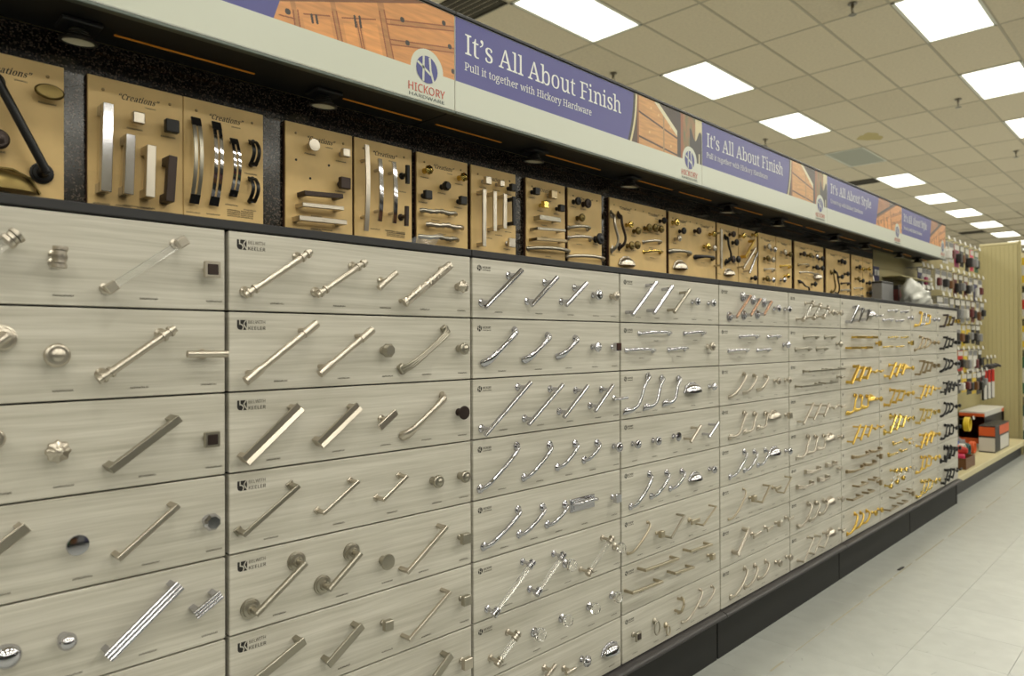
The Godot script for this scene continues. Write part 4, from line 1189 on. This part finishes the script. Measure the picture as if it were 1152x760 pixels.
func build_room() -> void:
	# floor slab with 12-inch tiles set into it in the aisle
	var fl := put("floor", box_mesh(Vector3(44, 0.2, 25), 0.0), M.seam, self, Vector3(13, -0.104, 3.0))
	tag(fl, "", "", "", "structure")
	var tile := box_mesh(Vector3(0.3040, 0.004, 0.3040), 0.0005)
	var z0 := 0.165 - 2 * 0.3048
	for i in 38:
		for j in 7:
			var x := 1.21 + (i + 0.5) * 0.3048
			var z := z0 + (j + 0.5) * 0.3048
			if j < 1: continue
			var v := (i * 7 + j * 13 + (i * j) % 5) % 3
			put("tile", tile, M.floor_tile[v], fl, Vector3(x - 13, 0.1022, z - 3.0))
	var rest := mk()
	for e in [[-9.0, 1.209, -9.0, 15.0], [12.793, 35.0, -9.0, 15.0], [1.209, 12.793, -9.0, -0.141], [1.209, 12.793, 1.689, 15.0]]:
		box(rest, Vector3((e[0] + e[1]) / 2 - 13, 0.1022, (e[2] + e[3]) / 2 - 3.0), Vector3(e[1] - e[0], 0.004, e[3] - e[2]))
	var far := put("far_tiles", done(rest), M.floor_tile[1], fl)
	tag(far, "", "", "", "stuff")
	# brown wax line along the first joint and a dark scuff
	var st := mk()
	var wx := -4.5
	var wg := RandomNumberGenerator.new()
	wg.seed = 19
	while wx < 4.5:
		var wl := wg.randf_range(0.10, 0.7)
		box(st, Vector3(wx + wl / 2, 0, wg.randf_range(-0.003, 0.003)), Vector3(wl, 0.0006, wg.randf_range(0.003, 0.009)))
		wx += wl + wg.randf_range(0.0, 0.12)
	put("wax_line", done(st), M.seam_brown, fl, Vector3(5.6 - 13, 0.1043, 0.165 - 3.0))
	var sc := at_y(1013, 639, 0.004)
	var q := mk()
	sweep(q, [sc + Vector3(-0.035, 0, 0), sc + Vector3(0.035, 0, 0.004)], [0.009, 0.008], [0.002, 0.002], 4, Vector3(0, 1, 0))
	var scrap := put("scrap", done(q), M.dark, self)
	tag(scrap, "small dark scrap lying on the floor tiles", "scrap")
	# ceiling slab, lay-in tiles, bars
	var ce := put("ceiling", box_mesh(Vector3(44, 0.2, 25), 0.0), M.ceiling2, self, Vector3(13, CEIL + 0.1 + 0.014, 3.0))
	tag(ce, "", "", "", "structure")
	var origin := ce.position
	var ct := box_mesh(Vector3(TX - 0.02, 0.012, TZ - 0.02), 0.001)
	for i in range(-5, 11):
		for j in range(-8, 7):
			if is_light(i, j) or is_vent(i, j): continue
			put("tile", ct, M.ceiling if (i * 5 + j * 3) % 4 else M.ceiling2, ce, Vector3(TILE_X + (i + 0.5) * TX, CEIL + 0.006, TILE_Z + (j + 0.5) * TZ) - origin)
	var bars := mk()
	for i in range(-12, 20):
		box(bars, Vector3(TILE_X + i * TX, CEIL + 0.004, 3.0) - origin, Vector3(0.024, 0.014, 25))
	for j in range(-10, 30):
		box(bars, Vector3(13, CEIL + 0.0035, TILE_Z + j * TZ) - origin, Vector3(44, 0.014, 0.024))
	put("grid_bars", done(bars), M.tbar, ce)
	for i in range(-10, 19):
		for j in [-4, 0, 4, 8, 12, 16, 20, 24]:
			if is_light(i, j) and (j < 12 or i < 8):
				if i == 4 and j == 0:
					troffer_at(i, j, false, "unlit grey ceiling light among the lit ones")
				else:
					troffer_at(i, j, true, "bright rectangular recessed ceiling light, " + {-4: "row beyond the signs and the next aisle", 0: "row behind the header signs", 4: "row above the display aisle"}.get(j, "row over the %s aisle across" % ORD[clampi((j - 8) / 4, 0, 9)]))
	# dark air grilles
	for x in [3.75, 13.92, 22.95]:
		var t := thing("air_grille", ["dark ceiling air grille above the near signs", "dark ceiling air grille beside the unlit light", "dark ceiling air grille above the far pegboard"][[3.75, 13.92, 22.95].find(x)], "vent", Vector3(x, CEIL - 0.006, -3.49), "ceiling air grilles")
		var f := mk()
		for s in [-1, 1]:
			box(f, Vector3(s * 0.2, 0, 0), Vector3(0.02, 0.014, 0.58), 0.001)
			box(f, Vector3(0, 0, s * 0.28), Vector3(0.42, 0.014, 0.02), 0.001)
		put("frame", done(f), M.vent, t)
		for k in 6:
			put("slat", box_mesh(Vector3(0.05, 0.004, 0.54), 0.0), M.vent, t, Vector3(-0.16 + k * 0.064, 0.002, 0))
	# sprinkler heads
	var spot := [[959, 6, "near the two aisle lights"], [1078, 113, "between the aisle lights"], [690, 84, "behind the first Finish sign"], [861, 158, "behind the second Finish sign"], [1143, 171, "down the aisle"], [1007, 233, "beyond the Style signs"], [1026, 250, "past the last sign"]]
	for e in spot:
		var p := at_y(e[0], e[1], CEIL - 0.02)
		var t := thing("sprinkler", "small ceiling sprinkler head " + e[2], "sprinkler", Vector3(p.x, CEIL - 0.004, p.z), "ceiling sprinklers")
		var a := mk()
		lathe(a, [V(0, 0), V(0.04, 0), V(0.042, 0.006), V(0.014, 0.010), V(0.014, 0.045), V(0, 0.045)], 14, Transform3D(Basis(Vector3(1, 0, 0), PI / 2), Vector3.ZERO))
		put("escutcheon", done(a), M.chrome_dim, t)
		a = mk()
		for s in [-1, 1]:
			sweep(a, [Vector3(0, -0.04, 0), Vector3(s * 0.022, -0.06, 0), Vector3(s * 0.020, -0.085, 0), Vector3(0, -0.10, 0)], [0.005, 0.005, 0.005, 0.005], [0.005, 0.005, 0.005, 0.005], 6)
		put("yoke", done(a), M.chrome_dim, t)
		a = mk()
		lathe(a, [V(0, 0.10), V(0.034, 0.10), V(0.036, 0.104), V(0, 0.106)], 14, Transform3D(Basis(Vector3(1, 0, 0), PI / 2), Vector3.ZERO))
		put("deflector", done(a), M.chrome_dim, t)
	# water stain on one tile
	var sp := at_y(979, 154, CEIL - 0.001)
	var s2 := mk()
	s2.set_smooth_group(-1)
	var prev := Vector3.ZERO
	for k in 21:
		var an := TAU * k / 20.0
		var rr := 0.16 * (1.0 + 0.18 * sin(an * 3.0) + 0.1 * sin(an * 7.0))
		var cur := Vector3(cos(an) * rr * 1.5, 0, sin(an) * rr)
		if k > 0: tri(s2, Vector3.ZERO, prev, cur, Vector3(0, -1, 0))
		prev = cur
	put("water_stain", done(s2), M.stain, ce, Vector3(sp.x, CEIL - 0.0012, sp.z) - origin)
	# enclosing walls
	for e in [["wall_left", Vector3(0.2, 4.4, 25), Vector3(-9.1, 2.2, 3.0)], ["wall_right", Vector3(0.2, 4.4, 25), Vector3(35.1, 2.2, 3.0)], ["wall_rear", Vector3(44, 4.4, 0.2), Vector3(13, 2.2, -9.6)], ["wall_front", Vector3(44, 4.4, 0.2), Vector3(13, 2.2, 15.6)]]:
		tag(put(e[0], box_mesh(e[1], 0.0), M.wall, self, e[2]), "", "", "", "structure")

func is_light(i: int, j: int) -> bool:
	return posmod(i, 2) == 0 and posmod(j, 4) == 0

func is_vent(i: int, j: int) -> bool:
	return false

# ---------------------------------------------------------------- goods past the cabinets
func peg(at: Vector3, depth: float, words: String) -> void:
	var t := thing("peg_hook", "steel peg hook with white price tag, " + words, "hook", at, "peg hooks")
	var st := mk()
	sweep(st, [Vector3(0, 0, 0), Vector3(0, 0, depth), Vector3(0, 0.012, depth + 0.01)], [0.003, 0.003, 0.003], [0.003, 0.003, 0.003], 6, Vector3(0, 1, 0))
	put("rod", done(st), M.steel, t)
	var tg := put("price_tag", box_mesh(Vector3(0.050, 0.030, 0.003), 0.001), M.card, t, Vector3(0, 0.016, depth + 0.012))
	tg.rotation.x = -0.2

func pack(at: Vector3, size: Vector3, color: String, insert: String, words: String) -> void:
	var t := thing("blister_pack", "%s hanging pack with %s, %s" % [color, "clear bubble" if insert == "" else insert + " contents", words], "package", at, "hanging packs")
	put("card", box_mesh(Vector3(size.x, size.y, 0.003), 0.001, Vector3(0, -size.y / 2, 0)), M[color], t)
	put("header", box_mesh(Vector3(size.x * 0.96, size.y * 0.22, 0.002), 0.0, Vector3(0, -size.y * 0.14, 0.0026)), M.card if color != "card" else M.grey, t)
	put("contents", box_mesh(Vector3(size.x * 0.5, size.y * 0.4, size.z), 0.006, Vector3(0, -size.y * 0.62, size.z / 2 + 0.0015)), M[insert if insert else "grey"], t)

func lump(st: SurfaceTool, c: Vector3, s: Vector3, sd: int, lean := 0.0) -> void:
	var g := noise(1.6, sd)
	st.set_smooth_group(1)
	var n := 30
	var m := 18
	var ring := []
	for j in m + 1:
		var row := []
		for i in n:
			var th := PI * j / m
			var ph := TAU * i / n
			var d := Vector3(sin(th) * cos(ph), cos(th), sin(th) * sin(ph))
			var k := 1.0 + 0.45 * g.get_noise_3dv(d * 1.2) + 0.22 * absf(g.get_noise_3dv(d * 5.0))
			var p := c + d * s * k
			if p.y > c.y: p.y = c.y + (p.y - c.y) * (1.0 + lean * (0.25 - d.x))
			p.y = maxf(p.y, c.y - s.y * 0.72)
			row.append(p)
		ring.append(row)
	for j in m:
		for i in n:
			var i2 := (i + 1) % n
			quad(st, ring[j][i], ring[j][i2], ring[j + 1][i2], ring[j + 1][i], ring[j][i] + ring[j + 1][i2] - c * 2.0)

func carton(called: String, lo: Vector3, hi: Vector3, body: String, label: String, cat: String, extras := []) -> Node3D:
	var c := Vector3((lo.x + hi.x) / 2, lo.y, (lo.z + hi.z) / 2)
	var s := hi - lo
	var t := thing(called, label, cat, c)
	put("body", box_mesh(s, 0.003, Vector3(0, s.y / 2, 0)), M[body], t)
	for e in extras:   # [name, colour, x0, x1, y0, y1] bands on the front face, as fractions
		put(e[0], box_mesh(Vector3(s.x * (e[3] - e[2]), s.y * (e[5] - e[4]), 0.002), 0.0, Vector3(s.x * ((e[2] + e[3]) / 2 - 0.5), s.y * (e[4] + e[5]) / 2, s.z / 2 + 0.0006)), M[e[1]], t)
		put(e[0], box_mesh(Vector3(0.002, s.y * (e[5] - e[4]), s.z * 0.98), 0.0, Vector3(-s.x / 2 - 0.0006, s.y * (e[4] + e[5]) / 2, 0)), M[e[1]], t)
	return t

func build_far_goods() -> void:
	# recess past the granite: back plate, shelf, bagged goods on the cabinet top
	var bp := put("recess_back", box_mesh(Vector3(1.0, 0.35, 0.01), 0.001), M.olive, self, Vector3(4.79, 1.575, -0.262))
	tag(bp, "dull olive back plate past the granite", "panel")
	var sh := put("wire_shelf", box_mesh(Vector3(0.72, 0.008, 0.12), 0.002), M.olive, self, Vector3(4.86, 1.592, -0.196))
	tag(sh, "short olive shelf above the plastic bags", "shelf")
	var bl := thing("blue_card", "navy blue card with two white tags beside the last tan board", "card", Vector3(4.36, 1.60, -0.250))
	put("card", box_mesh(Vector3(0.12, 0.10, 0.006), 0.001), M.navy, bl)
	for k in 2: put("tag", box_mesh(Vector3(0.032, 0.036, 0.004), 0.001), M.card, bl, Vector3(-0.026 + k * 0.052, 0.01, 0.006))
	var gb := carton("grey_bin", Vector3(4.12, DECK_TOP, -0.20), Vector3(4.34, DECK_TOP + 0.14, -0.14), "grey", "dull grey plastic bin beside the last tan board", "bin", [["lip", "dark", 0.0, 1.0, 0.9, 0.97]])
	gb.set_meta("label", "dull grey plastic bin beside the last tan board")
	var pbag := thing("plastic_bag", "crumpled clear plastic bag of white parts on the ledge past the boards", "bag", Vector3(4.58, DECK_TOP, -0.075))
	var bst := mk()
	lump(bst, Vector3(0, 0.052, 0), Vector3(0.21, 0.072, 0.06), 4, 0.9)
	put("bag", done(bst), M.film, pbag)
	var scrap_at := at_z(478, 276, -0.03)
	var film := thing("plastic_film", "scrap of clear plastic film standing on the ledge under the twig pulls", "plastic film", Vector3(scrap_at.x, DECK_TOP, -0.03))
	var fs := mk()
	fs.set_smooth_group(-1)
	for e in [[-0.055, 0.004, -0.01, 0.0, 0.0, 0.008, -0.015, 0.024, -0.004], [0.0, 0.0, 0.008, 0.060, 0.036, -0.006, -0.015, 0.024, -0.004], [0.0, 0.0, 0.008, 0.030, 0.0, -0.004, 0.060, 0.036, -0.006]]:
		tri(fs, Vector3(e[0], e[1], e[2]), Vector3(e[3], e[4], e[5]), Vector3(e[6], e[7], e[8]), Vector3(0, 0, 1))
	put("film", done(fs), M.pane, film)
	carton("white_carton", Vector3(4.78, DECK_TOP, -0.250), Vector3(4.98, DECK_TOP + 0.155, -0.17), "card", "white carton standing behind the low plastic bag", "carton", [["band", "grey", 0.0, 0.5, 0.05, 0.95]])
	carton("dark_carton", Vector3(4.58, DECK_TOP, -0.235), Vector3(4.76, DECK_TOP + 0.14, -0.18), "dark", "dark carton standing left of the white carton", "carton", [["band", "wine", 0.1, 0.6, 0.2, 0.8]])
	carton("flat_white_box", Vector3(4.90, DECK_TOP, -0.115), Vector3(5.16, DECK_TOP + 0.022, -0.02), "card", "flat white box lying on the ledge after the bags", "carton", [["strip", "grey", 0.05, 0.95, 0.3, 0.6]])
	# pegboard bay
	var pb := thing("pegboard", "olive pegboard bay full of hanging packs beside the cabinets", "pegboard", Vector3(5.31, 0, -0.44))
	put("board", box_mesh(Vector3(2.92, 2.12, 0.012), 0.0, Vector3(1.46, 1.06, 0)), M.olive, pb)
	var g := RandomNumberGenerator.new()
	g.seed = 11
	var rows := [1.955, 1.705, 1.50, 1.305, 1.09, 0.90]
	var cols := [["pink", "card", "card", "magenta", "dark", "dark", "pink", "green"], ["card", "card", "wine", "dark", "wine", "card", "navy", "card"], ["card", "grey", "dark", "grey", "grey", "wine", "card", "grey"], ["grey", "magenta", "card", "grey", "yellow", "yellow", "dark", "dark"], ["card", "red", "yellow", "red", "yellow", "card", "card", "dark"], ["dark", "blue", "dark", "yellow", "dark", "yellow", "dark", "dark"]]
	var ins := ["dark", "grey", "card", "wine", "dark", "brown", "dark", ""]
	for r in 6:
		for k in 9:
			var x := 5.42 + k * 0.172 + 0.03 * (r % 2)
			var z := -0.145 + 0.02 * ((k * 3 + r) % 3 - 1)
			var w := "%s peg past the cabinets, %s row down" % [ORD[k], ORD[r]]
			peg(Vector3(x, rows[r], -0.434), z + 0.434, w)
			pack(Vector3(x, rows[r] - 0.004, z - 0.015), Vector3(g.randf_range(0.10, 0.155), g.randf_range(0.14, 0.20), g.randf_range(0.02, 0.045)), cols[r][(k + 7) % 8], ins[(k + r * 3) % 8], w)
	for r in 2:
		for k in 3:
			var x := 5.03 + k * 0.11
			var w := "%s peg above the ledge end, %s row" % [ORD[k], ["upper", "lower"][r]]
			peg(Vector3(x, [1.69, 1.535][r], -0.256), 0.10, w)
			pack(Vector3(x, [1.69, 1.535][r] - 0.004, -0.17), Vector3(0.10, 0.145, 0.02), ["navy", "card", "card", "card", "grey", "card"][r * 3 + k], ["", "magenta", "card"][k], w)
	# caulking guns
	for k in 3:
		var t := thing("caulk_gun", ["red and white caulk tube in black gun, next to the tools", "red and white caulk tube in black gun, middle of three", "red and white caulk tube in black gun, next to the end panel"][k], "caulk gun", Vector3(7.10 + k * 0.16, 0.80, -0.19), "caulk guns")
		peg(Vector3(7.10 + k * 0.16 + 0.02, 1.0005, -0.434), 0.26, "holding the %s caulk gun" % ORD[k])
		var st := mk()
		rod(st, Vector3(0, -0.17, 0), Vector3(0, 0.10, 0), 0.026, 14)
		put("tube", done(st), M.card, t)
		st = mk()
		rod(st, Vector3(0, -0.02, 0), Vector3(0, 0.095, 0), 0.0268, 14)
		put("tube_label", done(st), M.red, t)
		st = mk()
		for s in [-1, 1]: beam(st, Vector3(s * 0.029, -0.18, 0), Vector3(s * 0.029, 0.11, 0), 0.004, 0.008)
		box(st, Vector3(0, 0.112, 0), Vector3(0.07, 0.012, 0.06), 0.002)
		put("cradle", done(st), M.dark, t)
		st = mk()
		sweep(st, [Vector3(0, 0.12, 0.0), Vector3(0.01, 0.14, 0.03), Vector3(0.03, 0.135, 0.05), Vector3(0.06, 0.125, 0.06)], [0.014, 0.016, 0.013, 0.012], [0.014, 0.016, 0.014, 0.012], 8, Vector3(1, 0, 0))
		put("handle", done(st), M.dark, t)
		st = mk()
		rod(st, Vector3(0, 0.11, 0), Vector3(0, 0.21, 0), 0.005, 8)
		box(st, Vector3(0.02, 0.21, 0), Vector3(0.05, 0.006, 0.012), 0.001)
		put("plunger", done(st), M.dark, t)
	# low shelf
	var ls := thing("low_shelf", "beige metal base shelf holding boxes past the cabinets", "shelf", Vector3(5.32, 0, -0.43))
	put("shelf_plate", box_mesh(Vector3(2.86, 0.012, 0.39), 0.002, Vector3(1.43, 0.159, 0.195)), M.beige, ls)
	put("front_lip", box_mesh(Vector3(2.86, 0.045, 0.012), 0.003, Vector3(1.43, 0.1425, 0.392)), M.beige, ls)
	put("kick_plate", box_mesh(Vector3(2.84, 0.12, 0.010), 0.001, Vector3(1.43, 0.061, 0.345)), M.edge, ls)
	var bx := thing("open_box", "small brown open box with red packets inside on the beige shelf", "box", Vector3(5.98, 0.165, -0.15))
	for s in [-1, 1]:
		put("side", box_mesh(Vector3(0.30, 0.085, 0.006), 0.001, Vector3(0, 0.0425, s * 0.082)), M.brown, bx)
		put("side", box_mesh(Vector3(0.006, 0.085, 0.158), 0.001, Vector3(s * 0.147, 0.0425, 0)), M.brown, bx)
	put("base", box_mesh(Vector3(0.29, 0.005, 0.158), 0.0, Vector3(0, 0.0025, 0)), M.brown, bx)
	for k in 3:
		var rp := put("red_packet", box_mesh(Vector3(0.16, 0.05, 0.09), 0.012), M.pink if k == 1 else M.red, self, Vector3(5.96 + 0.02 * k, 0.197 + 0.050 * k, -0.15))
		rp.rotation = Vector3(0, 0.25 * k, 0)
		tag(rp, "red soft packet, %s in the small brown box" % ["lowest", "middle", "topmost"][k], "packet", "red packets in the brown box")
	carton("black_box", Vector3(6.94, 0.165, -0.20), Vector3(7.55, 0.405, -0.075), "dark", "black product box with orange and white face on the beige shelf", "box", [["picture", "orange", 0.30, 0.98, 0.62, 0.95], ["picture", "card", 0.35, 0.95, 0.05, 0.55]])
	var bb := carton("large_box", Vector3(7.25, 0.165, -0.42), Vector3(8.10, 0.50, -0.21), "card", "large white-topped box with dark red band behind the black box", "box", [["band", "dark", 0.0, 1.0, 0.25, 0.86], ["band", "orange", 0.88, 1.0, 0.1, 0.95]])
	bb.set_meta("group", "")
	# coils of tape and cord
	var coils := [[6.62, 0.44, "yellow", 0.055, "yellow ring-shaped coil hanging behind the brown box"], [6.42, 0.230, "card", 0.055, "white ring-shaped coil standing past the brown box"], [6.80, 0.220, "orange", 0.045, "orange coil standing beside the black box"], [6.60, 0.220, "teal", 0.045, "teal coil standing between the white and orange coils"]]
	for e in coils:
		var t := thing("coil", e[4], "coil", Vector3(e[0], e[1], -0.22))
		if e[2] == "yellow":
			peg(Vector3(e[0], e[1] + e[3] - 0.0118, -0.434), 0.25, "carrying the yellow coil")
		for w in 3:
			var pts := []
			var a := []
			for k in 21:
				var an := TAU * k / 20.0
				pts.append(Vector3(cos(an) * e[3], sin(an) * e[3], (w - 1) * 0.014))
				a.append(0.009)
			var st := mk()
			sweep(st, pts, a, a, 7, Vector3(0, 0, 1))
			put("winding", done(st), M[e[2]], t)
	# bags of small parts stacked behind
	for k in 5:
		var st := mk()
		lump(st, Vector3(0, 0.045, 0), Vector3(0.058, 0.06, 0.05), 40 + k)
		var o := put("parts_bag", done(st), M[["teal", "card", "dark", "blue", "grey"][k]], self, Vector3(6.24 + 0.17 * k, 0.1655, -0.35))
		tag(o, "%s bag of small parts slumped behind the coils" % ["teal", "white", "black", "blue", "grey"][k], "bag", "parts bags on the low shelf")
	# slatted end panel standing across the end of the bay
	var ep := thing("end_panel", "tall olive slatted end panel across the pegboard bay", "panel", Vector3(8.24, 0, -0.44))
	put("backing", box_mesh(Vector3(0.012, 2.16, 0.335), 0.0, Vector3(0.014, 1.08, 0.170)), M.olive, ep)
	for k in 9:
		put("slat", box_mesh(Vector3(0.012, 2.155, 0.0364), 0.0016, Vector3(0.003, 1.079, 0.020 + k * 0.037)), M.olive, ep)
	put("top_rail", box_mesh(Vector3(0.03, 0.02, 0.345), 0.003, Vector3(0.008, 2.168, 0.172)), M.beige, ep)
	# slotted upright: two flanges joined by rungs, open slots between
	var up := mk()
	for q in [0.344, 0.360]: box(up, Vector3(-0.004, 1.09, q), Vector3(0.006, 2.18, 0.010), 0.001)
	for k in 42: box(up, Vector3(-0.004, 0.05 + k * 0.052, 0.352), Vector3(0.005, 0.026, 0.008))
	box(up, Vector3(0.022, 1.09, 0.352), Vector3(0.004, 2.18, 0.026))
	for q in [0.3405, 0.3635]: box(up, Vector3(0.009, 1.09, q), Vector3(0.022, 2.18, 0.003))
	put("post", done(up), M.olive, ep)
	# shelves facing the cross aisle, edge on
	var rk := thing("cross_shelf", "beige shelf rack beyond the olive end panel", "shelf", Vector3(8.30, 0, -0.13))
	for y in [0.12, 0.60, 1.08, 1.40, 1.74]:
		put("shelf", box_mesh(Vector3(0.9, 0.03, 0.35), 0.003, Vector3(0.46, y, 0.185)), M.beige, rk)
	put("back", box_mesh(Vector3(0.9, 2.1, 0.01), 0.0, Vector3(0.46, 1.05, 0.0)), M.beige, rk)
	var cc := ["teal", "orange", "green", "card", "yellow", "brown", "card", "wine", "yellow", "brown"]
	for k in 10:
		var y: float = [0.135, 0.615, 1.095, 1.415, 1.755][k / 2] + 0.0005
		carton("shelf_carton", Vector3(8.32 + (k % 2) * 0.30, y, -0.09), Vector3(8.58 + (k % 2) * 0.30, y + [0.36, 0.38, 0.22, 0.24, 0.26][k / 2], 0.10), cc[k], "%s carton on the %s cross shelf up, %s" % [{"card": "white", "wine": "dark red"}.get(cc[k], cc[k]), ORD[k / 2], ["next to the end panel", "set farther back"][k % 2]], "carton", [["label", "card" if cc[k] != "card" else "red", 0.1, 0.9, 0.3, 0.7]])

# unseen shelving added behind the photographer, kept dark for the polished metal to mirror
func build_opposite() -> void:
	var t := thing("added_opposite_shelving", "unseen dark shelving added across the aisle from the panels", "shelving", Vector3(-6, 0, 3.4))
	put("back", box_mesh(Vector3(16, 2.0, 0.04), 0.0, Vector3(8, 1.0, 0.30)), M.edge, t)
	for y in [0.15, 0.62, 1.06, 1.50]:
		put("shelf", box_mesh(Vector3(16, 0.03, 0.40), 0.003, Vector3(8, y, 0.08)), M.edge, t)
	var g := RandomNumberGenerator.new()
	g.seed = 5
	var pal := ["grey", "brown", "navy", "edge", "wine", "teal", "green", "dark"]
	var sts := {}
	for p in pal: sts[p] = mk()
	for y in [0.165, 0.635, 1.075, 1.515]:
		var x := 0.1
		while x < 15.6:
			var w := g.randf_range(0.15, 0.4)
			var h := g.randf_range(0.2, 0.38)
			box(sts[pal[g.randi() % 8]], Vector3(x + w / 2, y + h / 2, 0.10), Vector3(w - 0.02, h, 0.28))
			x += w
	for p in pal:
		tag(put("goods", done(sts[p]), M[p], t), "", "", "", "stuff")

# ---------------------------------------------------------------- scene
var LAMP := 2.75
var LAMP_COLOR := Color(1.0, 0.985, 0.93)

func _ready() -> void:
	var cam := Camera3D.new()
	cam.name = "camera"
	add_child(cam)
	cam.position = EYE
	cam.rotation = Vector3(PITCH, -YAW, ROLL)
	cam.fov = rad_to_deg(2.0 * atan(380.0 / FOCAL))
	cam.near = 0.05
	var optics := CameraAttributesPhysical.new()
	optics.frustum_focal_length = 12.0 * FOCAL / 380.0
	optics.frustum_focus_distance = 1.85
	optics.exposure_aperture = 4.5
	cam.attributes = optics
	cam.current = true
	var we := WorldEnvironment.new()
	we.name = "environment"
	var env := Environment.new()
	env.background_mode = Environment.BG_COLOR
	env.background_color = Color(0.0, 0.0, 0.0)
	env.tonemap_mode = Environment.TONE_MAPPER_LINEAR
	env.tonemap_exposure = 1.0
	env.sdfgi_enabled = true
	env.ssao_enabled = true
	env.ssil_enabled = true
	we.environment = env
	add_child(we)
	make_materials()
	M.glow = mat(Color(0.95, 0.95, 0.93), 0.5)
	M.glow.emission_enabled = true
	M.glow.emission = LAMP_COLOR
	M.glow.emission_energy_multiplier = 2.5
	build_room()
	build_fixture()
	build_canopy()
	build_far_goods()
	build_opposite()
	build_panels()
	build_boards()
